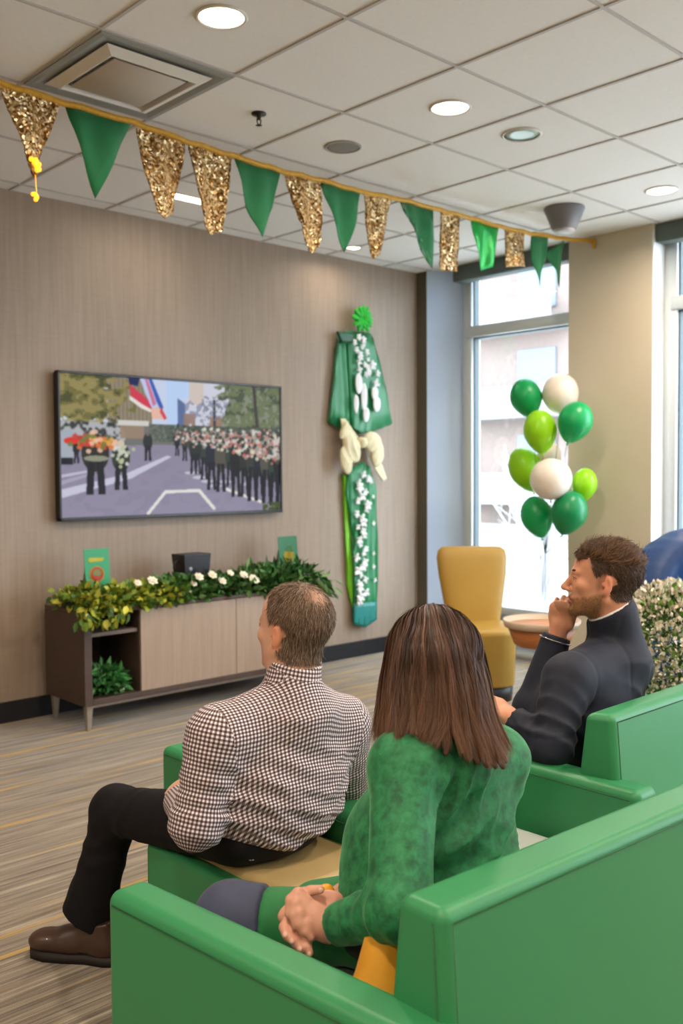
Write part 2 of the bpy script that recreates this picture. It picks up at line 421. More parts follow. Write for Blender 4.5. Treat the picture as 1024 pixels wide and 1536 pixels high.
box('housing', (pq[0]-.17, pq[1]-.05, H-.006), (pq[0]+.17, pq[1]+.05, H), M_trim, t, bev=.002)
box('lens', (pq[0]-.155, pq[1]-.038, H-.010), (pq[0]+.155, pq[1]+.038, H-.004), M_lamp, t)
l = bpy.data.lights.new('slot_beam', 'AREA'); l.shape = 'RECTANGLE'; l.size = .3; l.size_y = .07; l.energy = 4; l.color = (1, .87, .72)
lo = bpy.data.objects.new('slot_beam', l); lo.location = (pq[0], pq[1], H-.015); link(lo)
# air vent: square diffuser filling one tile
vx0, vx1, vy0, vy1 = 1.875, 2.50, 3.32, 3.99
vc = ((vx0+vx1)/2, (vy0+vy1)/2)
t = thing('air_vent', 'square grey metal air diffuser set in the white tile ceiling', 'air vent', (vc[0], vc[1], H))
def frame_ring(bm, s0, z0, s1, z1):
    hx, hy = (vx1-vx0)/2, (vy1-vy0)/2
    q = []
    for s, z in ((s0, z0), (s1, z1)):
        q.append([bm.verts.new((vc[0]+sx*hx*s, vc[1]+sy*hy*s, H+z)) for sx, sy in ((-1, -1), (1, -1), (1, 1), (-1, 1))])
    for k in range(4): bm.faces.new((q[0][k], q[0][(k+1) % 4], q[1][(k+1) % 4], q[1][k]))
bm = bmesh.new(); frame_ring(bm, 1, 0, 1, -.012); frame_ring(bm, 1, -.012, .93, -.014); frame_ring(bm, .93, -.014, .78, -.001); frame_ring(bm, .78, -.001, .7, -.001); obj('outer_frame', bm, M_metal, t, smooth=False)
bm = bmesh.new(); frame_ring(bm, .80, -.014, .66, -.034); frame_ring(bm, .66, -.034, .64, -.034); frame_ring(bm, .64, -.034, .62, -.012); obj('inner_cone', bm, M_trim, t, smooth=False)
bm = bmesh.new(); frame_ring(bm, .62, -.012, .54, -.010); obj('slot', bm, M_metald, t, smooth=False)
bm = bmesh.new(); hx, hy = (vx1-vx0)/2*.55, (vy1-vy0)/2*.55; add_box(bm, (vc[0]-hx, vc[1]-hy, H-.028), (vc[0]+hx, vc[1]+hy, H-.022), .002, 1); obj('centre_plate', bm, M_plate, t)
# sprinkler, speaker, grey cone
p = at(388, 170, Z=H)
t = thing('fire_sprinkler', 'small dark fire sprinkler head hanging from the ceiling tile', 'sprinkler', (p[0], p[1], H))
bm = bmesh.new(); add_lathe(bm, [(0, 0), (.035, 0), (.035, -.006), (.012, -.010), (.009, -.03), (0, -.03)], (p[0], p[1], H), 20); obj('escutcheon', bm, mat('sprinkler_metal', '2a2724', .4, metal=.5), t)
bm = bmesh.new(); add_tube(bm, [(p[0]-.012, p[1], H-.028), (p[0]-.010, p[1], H-.045), (p[0], p[1], H-.055), (p[0]+.010, p[1], H-.045), (p[0]+.012, p[1], H-.028)], .003); add_lathe(bm, [(0, -.055), (.016, -.056), (0, -.060)], (p[0], p[1], H), 16); obj('deflector', bm, bpy.data.materials['sprinkler_metal'], t)
p = at(514, 220, Z=H)
t = thing('ceiling_speaker', 'flat round grey speaker grille flush with the ceiling tile', 'speaker', (p[0], p[1], H))
bm = bmesh.new(); add_lathe(bm, [(0, -.006), (.07, -.006), (.085, -.004), (.09, 0)], (p[0], p[1], H), 36); obj('grille', bm, mat('speaker_grille', '8d8884', .7, col2='7c7874', nscale=300), t)
bm = bmesh.new(); add_lathe(bm, [(.088, 0), (.098, 0), (.098, -.005), (.086, -.008), (.086, -.004)], (p[0], p[1], H), 36); obj('rim', bm, mat('speaker_rim', 'a09c98', .5), t)
p = at(846, 312, Z=H)
t = thing('ceiling_spotlight', 'grey truncated cone fixture hanging from the ceiling near the window', 'ceiling fixture', (p[0], p[1], H))
M_cone = mat('cone_grey', '76757a', .5)
bm = bmesh.new(); add_lathe(bm, [(0, 0), (.128, 0), (.13, -.008), (.078, -.135), (.07, -.14), (0, -.14)], (p[0], p[1], H), 40); obj('housing', bm, M_cone, t)
bm = bmesh.new(); add_lathe(bm, [(.066, -.14), (.066, -.150), (0, -.152)], (p[0], p[1], H), 32); obj('lens', bm, mat('cone_lens', 'b8b5b5', .3), t)
# ================================================================== OUTSIDE
M_pave = mat('pale_pavement', 'c9c6c2', .9, col2='b5b3b0', nscale=2)
M_brick = mat('pink_brick', '80716a', .9, col2='756660', nscale=8)
M_conc = mat('pale_concrete', '8e8c8c', .9)
M_win = mat('dark_glass', '626a76', .3)
o = sbox('street', (GX+.2, -40, -.6), (60, 60, -.5), M_pave)
o = sbox('pavement', (GX+.11, -20, -.5), (10, 30, -.08), M_pave)
b0 = thing('apartment_building', 'pale pink brick apartment building with balconies across the street', 'building', (30, 18, -.5))
BX = 30.0
box('facade', (BX, -10, -.5), (BX+8, 50, 24), M_brick, b0)
k = 0
for fl in range(7):
    z = 1.2+fl*3.2
    for j in range(9):
        y = 6+j*3.6
        bm = bmesh.new(); add_box(bm, (BX-.08, y, z), (BX-.02, y+1.7, z+1.7)); w = obj('window', bm, M_win, b0, smooth=False)
    bm = bmesh.new(); add_box(bm, (BX-1.3, 19.8, z-.9), (BX, 24.5, z-.7)); add_box(bm, (BX-1.3, 19.8, z-.7), (BX-1.24, 24.5, z+.25)); obj('balcony', bm, M_conc, b0, smooth=False)
bm = bmesh.new(); add_box(bm, (BX-.4, 20.2, 10.9), (BX-.35, 23.4, 11.7)); obj('red_awning', bm, mat('red_cloth', '8c2438', .8), b0, smooth=False)
# bare shrub outside
sp = at(812, 850, X=9.3)
t = thing('bare_shrub', 'hazy grey leafless shrub standing outside the window beside the balloons', 'shrub', (sp[0], sp[1], -.08))
bm = bmesh.new(); rng = random.Random(3)
for k in range(46):
    a = rng.random()*2*PI; rr = rng.uniform(.25, .8); hh = rng.uniform(.9, 1.9)
    p0 = Vector((sp[0], sp[1], -.08)); p1 = p0+Vector((math.cos(a)*rr*.4, math.sin(a)*rr*.4, hh*.55)); p2 = p0+Vector((math.cos(a)*rr, math.sin(a)*rr, hh))
    add_tube(bm, [p0, p1, p2], [.02, .012, .004], 5)
    for q in range(4):
        s = p1.lerp(p2, q/4); add_tube(bm, [s, s+Vector((rng.uniform(-.25, .25), rng.uniform(-.25, .25), rng.uniform(.1, .35)))], [.007, .003], 4)
obj('twigs', bm, mat('grey_bark', 'a8a7a9', .9), t)
bm = bmesh.new(); add_tube(bm, [(24, -5, 12.5), (24, 15, 11.3), (24, 40, 12.9)], .035, 6)
o = obj('overhead_cable', bm, mat('cable_black', '55565c', .8)); tag(o, 'thin dark overhead cable crossing behind the upper window pane', 'cable')
# ================================================================== SCREEN
def paint_screen():
    W, Hh = 420, 238; img = np.zeros((Hh, W, 3)); yy, xx = np.mgrid[0:Hh, 0:W]; u = xx/W; v = yy/Hh
    r = np.random.RandomState(5)
    def nz(sx, sy, seed):
        rr = np.random.RandomState(seed); g = rr.rand(int(Hh/sy)+3, int(W/sx)+3)
        gx = u*W/sx; gy = v*Hh/sy; i = gx.astype(int); j = gy.astype(int); fx = gx-i; fy = gy-j
        return (g[j, i]*(1-fx)+g[j, i+1]*fx)*(1-fy)+(g[j+1, i]*(1-fx)+g[j+1, i+1]*fx)*fy
    def put(m, c, a=1.0):
        m = m.astype(float)*a; img[:] = img*(1-m[..., None])+np.array(c)/255*m[..., None]
    def poly(ps):
        m = np.ones_like(u, bool); ins = np.zeros_like(u, bool); n = len(ps)
        for k in range(n):
            (x1, y1), (x2, y2) = ps[k], ps[(k+1) % n]
            c = ((y1 > v) != (y2 > v)); xi = (x2-x1)*(v-y1)/((y2-y1) or 1e-9)+x1
            ins ^= c & (u < xi)
        return ins
    n1 = nz(14, 9, 1); n2 = nz(5, 5, 2); n3 = nz(2.5, 2.5, 3); n4 = nz(9, 7, 4)
    img[:] = np.array([205, 216, 240])/255
    put(u > .53, (212, 214, 228)); put(poly([(.48, 0), (.545, 0), (.545, .12), (.5, .14), (.49, .36), (.44, .36), (.44, 0)]), (190, 215, 250))
    put(poly([(.49, .13), (.525, .17), (.525, .36), (.49, .36)]), (92, 112, 158)); put((u > .545) & (u < .61) & (v < .17), (214, 200, 192))
    put((u > .52) & (v > .14) & (v < .36) & (n2 > .55), (128, 134, 160), .7); put((u > .515) & (u < .57) & (v > .24) & (v < .36), (150, 120, 112), .9)
    put((u > .64) & (u < .7) & (v > .26) & (v < .36), (160, 122, 92), .9); put((abs(u-.663) < .006) & (v > .13), (58, 62, 74)); put((u > .60) & (u < .72) & (v > .1) & (v < .3) & (n3 > .62), (120, 124, 140), .8)
    put((u > .19) & (u < .375) & (v < .35), (150, 138, 116)); put((u > .19) & (u < .375) & (v < .35) & (((u*60) % 1) < .35), (126, 114, 94), .7)
    put((u < .24-.25*(n4-.5)) & (v < .33+.1*(n4-.5)), (118, 112, 62)); put((u < .24-.2*(n4-.5)) & (v < .33) & (n1+n2*.5 > .8), (160, 146, 92), .8); put((u < .24) & (v < .35) & (n1+n3*.6 < .62), (66, 70, 40), .8)
    rt = (u > .70+.12*(n4-.5)) & (v < .37); put(rt, (112, 122, 88)); put(rt & (n1+n3*.5 < .62), (70, 80, 64), .8); put(rt & (n2 > .66), (150, 154, 140), .7); put(rt & (abs(u-.86-.05*(v)) < .008), (70, 66, 62))
    # flags
    put(poly([(.275, 0), (.325, 0), (.315, .06), (.28, .05)]), (34, 40, 92)); put(poly([(.28, .05), (.30, .075), (.365, .16), (.372, .22), (.34, .2), (.285, .13)]), (214, 58, 80)); put(poly([(.28, .13), (.335, .19), (.37, .22), (.37, .245), (.33, .22), (.28, .16)]), (238, 228, 224))
    put(poly([(.325, 0), (.365, 0), (.415, .17), (.42, .25), (.385, .25), (.345, .1)]), (196, 206, 244)); put(poly([(.362, 0), (.376, 0), (.425, .2), (.418, .24), (.395, .16)]), (58, 92, 184)); put(poly([(.345, 0), (.358, 0), (.395, .18), (.38, .2)]), (210, 120, 150)); put(poly([(.37, .22), (.405, .2), (.445, .29), (.375, .29)]), (236, 190, 168)); put(poly([(.415, .2), (.44, .28), (.43, .3), (.41, .24)]), (212, 70, 84))
    # far side, buildings and crowd band
    bd = (v > .33) & (v < .52); put(bd, (116, 116, 112)); put(bd & (u < .26) & (n2 > .5), (196, 198, 206), .8); put(bd & (u < .26) & (n2 < .36), (50, 54, 58), .9)
    put((u > .23) & (u < .36) & (v > .31) & (v < .345), (214, 212, 206)); put((u > .24) & (u < .34) & (v > .345) & (v < .44), (160, 134, 112), .9)
    put(bd & (u > .36) & (v < .46) & (n3 > .45), (86, 98, 84), .9); put(bd & (u > .44) & (n3 < .4), (60, 70, 66), .9)
    # road
    rd = v > .5-.02*np.cos((u-.45)*6); put(rd, (146, 139, 162)); img[rd] *= (1.0+.10*(v[rd]-.6)[:, None]); put(rd & (n1 > .6), (138, 131, 155), .4)
    put(poly([(0, .80), (.25, .70), (.44, .56), (.46, .57), (.28, .73), (0, .86)]), (206, 203, 224)); put(poly([(0, .70), (.13, .66), (.13, .675), (0, .72)]), (200, 196, 216)); put(poly([(0, .74), (.13, .68), (.13, .70), (0, .77)]), (190, 186, 206), .6)
    for s, e, w in (((.353, .985), (.43, .83), .009), ((.43, .83), (.585, .825), .009), ((.585, .825), (.655, .965), .010), ((.72, .82), (.90, .93), .009)):
        s = np.array(s); e = np.array(e); asp = W/Hh
        t_ = np.clip(((u-s[0])*(e[0]-s[0])*asp**2+(v-s[1])*(e[1]-s[1]))/(((e[0]-s[0])*asp)**2+(e[1]-s[1])**2), 0, 1)
        put((((u-s[0]-t_*(e[0]-s[0]))*asp)**2+(v-s[1]-t_*(e[1]-s[1]))**2) < (w*1.3)**2, (236, 232, 226))
    for (a, b2) in ((.55, .69), (.585, .725), (.625, .755), (.665, .79), (.71, .76), (.80, .78)): put(((u-a)**2*9+(v-b2)**2*60) < .009, (214, 212, 226), .8)
    # marchers
    def figure(cx, top, bot, w, body, head=None, coat=.5):
        h = bot-top
        put((((u-cx)/w)**2+((v-(top+h*.3))/(h*.32))**2) < 1, body)
        for sg in (-1, 1): put((abs(u-cx-sg*w*.33-(v-top-h*.5)*sg*.03) < w*.26) & (v > top+h*.45) & (v < bot), (32, 32, 40))
        if head is not None: put((((u-cx)/(w*.42))**2+((v-top-.005)/(h*.07))**2) < 1, head)
    put(poly([(0, .40), (.045, .38), (.06, .5), (.05, .62), (0, .63)]), (170, 178, 190)); put(poly([(0, .58), (.05, .58), (.05, .63), (0, .63)]), (30, 32, 40))
    figure(.062, .46, .62, .014, (40, 38, 42)); put((((u-.045)/.03)**2+((v-.465)/.025)**2) < 1, (226, 52, 42))
    figure(.355, .40, .60, .02, (40, 46, 48), (120, 100, 90)); figure(.24, .47, .81, .038, (50, 60, 44), (214, 200, 180))
    for k in range(30):
        a, b2 = .24+r.randn()*.022, .53+r.randn()*.05; put((((u-a)/.008)**2+((v-b2)/.014)**2) < 1, [(206, 210, 190), (188, 198, 150), (226, 222, 216)][k % 3], .9)
    figure(.137, .42, .84, .055, (46, 44, 38))
    put((((u-.14)/.05)**2+((v-.585)/.022)**2) < 1, (170, 176, 150), .8)
    for k in range(70):
        a, b2 = .14+r.randn()*.035, .465+r.randn()*.028; put((((u-a)/.011)**2+((v-b2)/.017)**2) < 1, [(226, 120, 60), (230, 170, 70), (206, 60, 48), (240, 196, 170), (120, 124, 60)][k % 5], .9)
    # dense crowd at right
    cr = [(.55+.02*r.randn(), .42, .70, .020), (.61, .43, .74, .022), (.645, .43, .82, .028), (.69, .44, .84, .03), (.735, .45, .80, .022), (.765, .46, .88, .03), (.81, .46, .88, .028), (.85, .42, .92, .034), (.885, .46, .88, .03), (.925, .44, .94, .036), (.965, .46, .96, .034), (1.0, .44, 1.0, .04), (.58, .42, .70, .016), (.52, .41, .6, .014), (.485, .41, .56, .012)]
    dark = [(44, 50, 46), (58, 62, 58), (38, 42, 54), (88, 84, 74), (50, 66, 56), (34, 34, 36)]
    put(poly([(.51, .40), (1, .38), (1, .72), (.72, .66), (.55, .56)]), (64, 68, 66), .85)
    for k, (cx, tp, bt, w) in enumerate(cr): figure(cx, tp, bt, w, dark[k % 6], (190, 160, 150))
    for k in range(620):
        a = .47+.53*r.rand()**.8; sp_ = (a-.47)/.53; b2 = .375+.02*r.randn()+(.05+.17*sp_)*r.rand(); s = .004+.0075*sp_*r.rand()+.002
        c = [(214, 204, 200), (196, 150, 146), (150, 158, 142), (226, 220, 214), (90, 70, 64), (208, 120, 110), (60, 72, 66), (232, 226, 196), (44, 48, 48)][r.randint(9)]
        put((((u-a)/s)**2+((v-b2)/(s*1.7))**2) < 1, c, .85)
    put((u > .90) & (v > .93) & (n2 > .3), (74, 86, 40))
    # soft focus as on a screen seen across a room
    for _ in range(1):
        for ax in (0, 1): img[:] = (np.roll(img, 1, ax)+2*img+np.roll(img, -1, ax))/4
    return img
img = paint_screen()
c0 = at(84, 558, Y=WY-.07); c1 = at(421, 577, Y=WY-.07); c2 = at(424, 767, Y=WY-.07); c3 = at(91, 784, Y=WY-.07)
tx0, tx1 = (c0[0]+c3[0])/2, (c1[0]+c2[0])/2; tz1, tz0 = (c0[2]+c1[2])/2, (c2[2]+c3[2])/2
t = thing('wall_television', 'large flat television on the wall above the cabinet, showing a street parade', 'television', ((tx0+tx1)/2, WY-.03, (tz0+tz1)/2))
M_bez = mat('black_bezel', '17171a', .35)
bm = bmesh.new(); bz = .016
add_box(bm, (tx0, WY-.075, tz0), (tx1, WY-.03, tz0+bz+.006), .003); add_box(bm, (tx0, WY-.075, tz1-bz), (tx1, WY-.03, tz1), .003)
add_box(bm, (tx0, WY-.075, tz0), (tx0+bz, WY-.03, tz1), .003); add_box(bm, (tx1-bz, WY-.075, tz0), (tx1, WY-.03, tz1), .003)
obj('bezel', bm, M_bez, t, wn=True)
box('back_shell', (tx0+.01, WY-.058, tz0+.01), (tx1-.01, WY-.0005, tz1-.01), M_bez, t)
Hh, W = img.shape[:2]
gx = np.linspace(tx0+bz*.8, tx1-bz*.8, W); gz = np.linspace(tz1-bz*.8, tz0+bz+.004, Hh)
P = np.stack([np.broadcast_to(gx, (Hh, W)), np.full((Hh, W), WY-.0655), np.broadcast_to(gz[:, None], (Hh, W))], -1).reshape(-1, 3)
I = np.arange(Hh*W).reshape(Hh, W); F = np.stack([I[1:, :-1], I[1:, 1:], I[:-1, 1:], I[:-1, :-1]], -1).reshape(-1, 4)
linimg = np.where(img <= .04045, img/12.92, ((img+.055)/1.055)**2.4).clip(0, 1)
ms, nt, b = newmat('screen_picture'); a = N(nt, 'ShaderNodeAttribute', attribute_name='Col'); nt.links.new(a.outputs['Color'], b.inputs['Emission Color']); b.inputs['Emission Strength'].default_value = .8; b.inputs['Base Color'].default_value = (.01, .01, .01, 1); b.inputs['Roughness'].default_value = .45; b.inputs['Specular IOR Level'].default_value = .08
mobj('screen', P, F, ms, t, cols=linimg.reshape(-1, 3))
# ================================================================== CABINET
M_dwood = mat('dark_wood', '54423a', .45, col2='3f322c', nscale=3, stretch=(6, 6, 60), nmix=.6)
M_dwoodh = mat('dark_wood_top', '5d463a', .4, col2='4b372e', nscale=3, stretch=(3, 60, 60), nmix=.6)
M_lwood = mat('pale_wood', 'a8917f', .5, col2='94806f', nscale=2, stretch=(34, 34, 1.3), nmix=.55)
M_leg = mat('brushed_leg', 'a59c92', .35, metal=.5)
CX0, CX1, CY0, CY1, CZ0, CZ1 = 2.64, 4.46, 4.98, 5.47, .15, .70
t = thing('media_cabinet', 'long low dark wood cabinet with pale sliding doors below the television', 'cabinet', ((CX0+CX1)/2, CY1, 0))
bm = bmesh.new()
add_box(bm, (CX0, CY0, CZ0), (CX0+.05, CY1, CZ1-.022), .003); add_box(bm, (CX1-.03, CY0, CZ0), (CX1, CY1, CZ1-.022), .003)
add_box(bm, (CX0+.05, CY0, CZ0), (CX1-.03, CY1, CZ0+.035), .002); add_box(bm, (CX0+.05, CY1-.02, CZ0), (CX1-.03, CY1, CZ1-.022))
add_box(bm, (3.0, CY0+.02, CZ0), (3.025, CY1, CZ1-.022)); obj('body', bm, M_dwood, t, wn=True)
box('cabinet_top', (CX0, CY0-.003, CZ1-.022), (CX1, CY1, CZ1), M_dwoodh, t, bev=.003)
box('shelf', (CX0+.05, CY0+.02, .545), (3.0, CY1-.02, .567), mat('shelf_wood', '6b5d55', .4), t, bev=.002)
for a, b_ in ((3.012, 3.72), (3.724, CX1-.012)): box('sliding_door', (a, CY0-.001, CZ0+.036), (b_, CY0+.018, CZ1-.024), M_lwood, t, bev=.002)
box('base_rail', (CX0+.05, CY0+.03, CZ0-.02), (CX1-.05, CY0+.06, CZ0), M_leg, t)
for x in (CX0+.02, CX1-.06):
    for y in (CY0+.02, CY1-.06):
        bm = bmesh.new(); add_hexa(bm, [(x+.008, y+.008, 0), (x+.032, y+.008, 0), (x+.032, y+.032, 0), (x+.008, y+.032, 0), (x, y, CZ0), (x+.042, y, CZ0), (x+.042, y+.042, CZ0), (x, y+.042, CZ0)], .003, 2); obj('leg', bm, M_leg, t, wn=True)
# ------------------------------------------------------------------ greenery helpers
def leaf_cloud(n, centre_fn, size, cols, seed=0, droop=.3, narrow=.45, updir=None, curl=.25):
    r = np.random.RandomState(seed); vs = []; fs = []; cs = []
    for i in range(n):
        p, out = centre_fn(r); s = size*(.6+.8*r.rand())
        d = nrm(np.array(out)+r.randn(3)*.55+np.array([0, 0, -droop])); w = nrm(np.cross(d, r.randn(3))); nn = np.cross(d, w)
        L_ = s; W_ = s*narrow
        pts = [p, p+d*L_*.3+w*W_*.42+nn*curl*.1*s, p+d*L_*.65+w*W_*.40+nn*curl*.1*s, p+d*L_-nn*curl*s*.4, p+d*L_*.65-w*W_*.40+nn*curl*.1*s, p+d*L_*.3-w*W_*.42+nn*curl*.1*s, p+d*L_*.33-nn*curl*.15*s, p+d*L_*.66-nn*curl*.2*s]
        k = len(vs); vs += pts; fs += [(k, k+1, k+6, k), (k+1, k+2, k+7, k+6), (k+2, k+3, k+7, k+2), (k, k+6, k+5, k), (k+6, k+7, k+4, k+5), (k+7, k+3, k+4, k+7)]
        c = np.array(lin(cols[r.randint(len(cols))])[:3])*(.75+.5*r.rand()); cs += [c]*8
    return np.array(vs), fs, np.array(cs)
def leaves(name, n, fn, size, cols, parent, m, **kw):
    v, f, c = leaf_cloud(n, fn, size, cols, **kw)
    me = bpy.data.meshes.new(name); f2 = [tuple(dict.fromkeys(q)) for q in f]
    me.from_pydata([tuple(x) for x in v], [], f2); me.polygons.foreach_set('use_smooth', [True]*len(me.polygons))
    a = me.color_attributes.new('Col', 'FLOAT_COLOR', 'POINT'); cc = np.ones((len(v), 4), np.float32); cc[:, :3] = c; a.data.foreach_set('color', cc.ravel())
    me.materials.append(m); o = bpy.data.objects.new(name, me); link(o, parent); return o
M_leaf = attr_mat('leaf', .5, spec=.4); M_pet = attr_mat('petal', .7, spec=.2)
def flower(c, r, col, parent, seed=0, name='flower', up=(0, -.6, .6), m=None, npet=7):
    rs = np.random.RandomState(seed); bm = bmesh.new(); up = Vector(up).normalized(); Q = Vector((0, 0, 1)).rotation_difference(up).to_matrix()
    for ring, (k, rad, tilt) in enumerate(((npet, 1.0, .25), (npet-2, .7, .7), (3, .4, 1.1))):
        for j in range(k):
            a = 2*PI*j/k+ring*.4+rs.randn()*.1
            M = Q @ Matrix.Rotation(a, 3, 'Z') @ Matrix.Rotation(-tilt, 3, 'Y') @ Matrix.Translation((0, 0, 0)).to_3x3()
            add_sphere(bm, Vector(c)+M @ Vector((r*.5*rad, 0, 0)), (r*.5*rad, r*.36*rad, r*.08), M, 8)
    return obj(name, bm, m, parent)
M_petw = mat('cream_petal', 'f4ecdc', .7, col2='e6dabd', nscale=40, sss=.1)
# garland on the cabinet
t = thing('greenery_garland', 'long garland of leaves and cream flowers lying along the cabinet top', 'garland', (3.55, 5.22, CZ1))
gL = lambda px: at(px, 890, Y=5.1)[0]
def gfn(x0, x1, h, dy=.2, front=.05):
    def fn(r):
        x = x0+(x1-x0)*r.rand(); a = r.rand()*PI; R = .55+.5*r.rand()
        y = 5.13+math.cos(a)*dy*R*.9; z = CZ1+.01+math.sin(a)*h*R
        return np.array([x, y, z]), (r.randn()*.4, math.cos(a)*1.0, math.sin(a)*.9)
    return fn
def left_end(r):
    x = CX0-.05+.35*r.rand(); hang = r.rand() < .45
    if hang: return np.array([CX0-.05+.30*r.rand(), 4.95+.03*r.randn(), CZ1+.04-.10*r.rand()]), (-.2, -.6, -.8)
    return np.array([x, 5.14+.13*r.randn(), CZ1+.02+.10*r.rand()]), (-.3, -.5, .5)
yel = ['8a9a30', 'a3a934', '648428', 'b8b542', '4c6d22', '3b5a20']; mid = ['2f5a24', '3e6f2c', '25481f', '4d7c3a', '5c7f45']; fern = ['2a5a26', '3a7030', '1f4420', '4a7c3c', '6a8c4e']
core = bmesh.new(); add_tube(core, [(x, 5.14, CZ1+.035) for x in np.linspace(CX0-.02, CX1-.02, 12)], .03, 8); obj('stem', core, mat('dark_stem', '22301a', .8), t)
leaves('foliage', 1500, gfn(CX0-.02, 3.35, .085), .055, yel, t, M_leaf, seed=1, narrow=.6)
leaves('foliage', 330, left_end, .055, yel, t, M_leaf, seed=2, narrow=.6)
leaves('foliage', 1500, gfn(3.2, 4.05, .105), .05, mid, t, M_leaf, seed=3, narrow=.6)
leaves('foliage', 900, gfn(3.95, 4.40, .12), .08, fern, t, M_leaf, seed=4, narrow=.28)
def rend(r): return np.array([4.34+.11*r.rand(), 5.0+.08*r.randn(), CZ1+.10-.14*r.rand()]), (.5, -.4, -.6)
leaves('foliage', 150, rend, .09, fern, t, M_leaf, seed=5, narrow=.3)
for k, (px, py, r) in enumerate([(206, 877, .022), (228, 874, .03), (290, 878, .02), (298, 868, .028), (318, 865, .028), (333, 874, .026), (345, 862, .022), (365, 865, .028), (380, 872, .035), (283, 890, .02), (306, 888, .018)]):
    flower(at(px, py-2, Y=4.99), r*1.25, None, t, seed=k, m=M_petw)
# plant in the open compartment
t = thing('artificial_fern', 'small bushy green fern bunch on the floor of the open cabinet compartment', 'plant', (2.86, 5.12, CZ0+.035))
def cfn(r):
    a = r.rand()*2*PI; e = r.rand()**.6
    return np.array([2.84+math.cos(a)*.09*e, 5.12+math.sin(a)*.1*e, CZ0+.05+.17*(1-e*.5)*r.rand()]), (math.cos(a)*.8, math.sin(a)*.8-.4, .5)
leaves('fronds', 520, cfn, .075, ['2f6b34', '3f8a45', '24502a', '5aa05a', '78b070'], t, M_leaf, seed=8, narrow=.35)
bm = bmesh.new(); add_lathe(bm, [(0, 0), (.045, 0), (.055, .05), (.0, .05)], (2.86, 5.12, CZ0+.035), 16); obj('root_ball', bm, mat('dark_pot', '1d221b', .8), t)
flower((2.90, 5.03, CZ0+.065), .025, None, t, m=M_petw)
# cards
def card(px0, px1, y, zt_, label, col, art, tilt=.03):
    x0, x1 = at(px0, 850, Y=y)[0], at(px1, 850, Y=y)[0]; xm = (x0+x1)/2
    t = thing('greeting_card', label, 'card', (xm, y, CZ1))
    bm = bmesh.new(); add_hexa(bm, [(x0, y-.03, CZ1), (x1, y-.03, CZ1), (x1, y-.026, CZ1), (x0, y-.026, CZ1), (x0, y, zt_), (x1, y, zt_), (x1, y+.004, zt_), (x0, y+.004, zt_)]); obj('card_front', bm, mat(label[:8]+'card', col, .4), t, smooth=False)
    bm = bmesh.new(); add_hexa(bm, [(x0+.02, y+.09, CZ1), (x1-.02, y+.09, CZ1), (x1-.02, y+.093, CZ1), (x0+.02, y+.093, CZ1), (x0+.02, y+.002, zt_-.02), (x1-.02, y+.002, zt_-.02), (x1-.02, y+.005, zt_-.02), (x0+.02, y+.005, zt_-.02)]); obj('easel_back', bm, mat('card_board', '9c8f7a', .8), t, smooth=False)
    h = zt_-CZ1
    def pt(u, v, off): return (x0+(x1-x0)*u, y-.03+.03*v-off, CZ1+h*v)
    for k, (shape, uc, vc, ru, rv, c) in enumerate(art):
        bm = bmesh.new(); off = .0015+.0012*k
        if shape == 'o': ps = [pt(uc+ru*math.cos(a*2*PI/28), vc+rv*math.sin(a*2*PI/28), off) for a in range(28)]
        elif shape == 'b': ps = [pt(uc+ru*sx*(1-.12*math.sin(i)), vc+rv*sy, off) for i, (sx, sy) in enumerate(((-1, -.6), (-.8, -1), (.9, -.9), (1, -.1), (.9, .8), (-.7, 1), (-1, .4)))]
        else: ps = [pt(uc+a*ru, vc+b_*rv, off) for a, b_ in shape]
        f = bm.faces.new([bm.verts.new(q) for q in ps]); bmesh.ops.solidify(bm, geom=[f], thickness=.0008); obj('printed_mark', bm, mat('ink_%s%d' % (c, k), c, .5), t, smooth=False)
    return t
card(126, 163, 5.27, 1.035, 'green greeting card with a yellow banner and round orange badge, standing left on the cabinet', '149058', [('b', .46, .80, .32, .042, 'd8d03c'), ('o', .46, .54, .30, .148, 'e0b840'), ('o', .46, .54, .255, .125, 'cf4a2c'), ('o', .46, .565, .17, .07, '8fae6a'), ('o', .46, .58, .1, .035, 'c9a868'), ('o', .40, .485, .11, .03, 'd94a22')])
card(417, 445, 5.27, 1.035, 'dark green greeting card with a yellow figure shape, standing right end of the cabinet', '0f6b3c', [('b', .52, .56, .27, .13, 'c2b41e'), ('o', .55, .74, .16, .07, '5f9a5c'), ([(-.4, -1), (.3, -1), (.5, .9), (-.3, 1)], .5, .58, .2, .1, 'b59a10')])
# black pot
xm = at(287, 850, Y=5.25)[0]
t = thing('black_container', 'black tapered square container with a small side handle in the garland', 'container', (xm, 5.25, CZ1))
M_blk = mat('black_plastic', '1b1a1d', .4)
def sq(bm, x, y, z0, z1, a0, a1):
    add_hexa(bm, [(x-a0, y-a0*.7, z0), (x+a0, y-a0*.7, z0), (x+a0, y+a0*.7, z0), (x-a0, y+a0*.7, z0), (x-a1, y-a1*.7, z1), (x+a1, y-a1*.7, z1), (x+a1, y+a1*.7, z1), (x-a1, y+a1*.7, z1)], .006, 2)
bm = bmesh.new(); sq(bm, xm, 5.25, CZ1, .965, .085, .108); obj('body', bm, M_blk, t, wn=True)
bm = bmesh.new(); add_tube(bm, [(xm-.085, 5.25, .92), (xm-.125, 5.25, .915), (xm-.135, 5.25, .88), (xm-.125, 5.25, .845), (xm-.085, 5.25, .84)], .009, 8); obj('handle', bm, M_blk, t)
bm = bmesh.new(); add_lathe(bm, [(0, .003), (.012, .002), (.014, 0)], (xm-.055, 5.25-.073, .87), 16, axis=(0, -1, 0)); obj('badge', bm, mat('grey_badge', '8a8c92', .3), t)
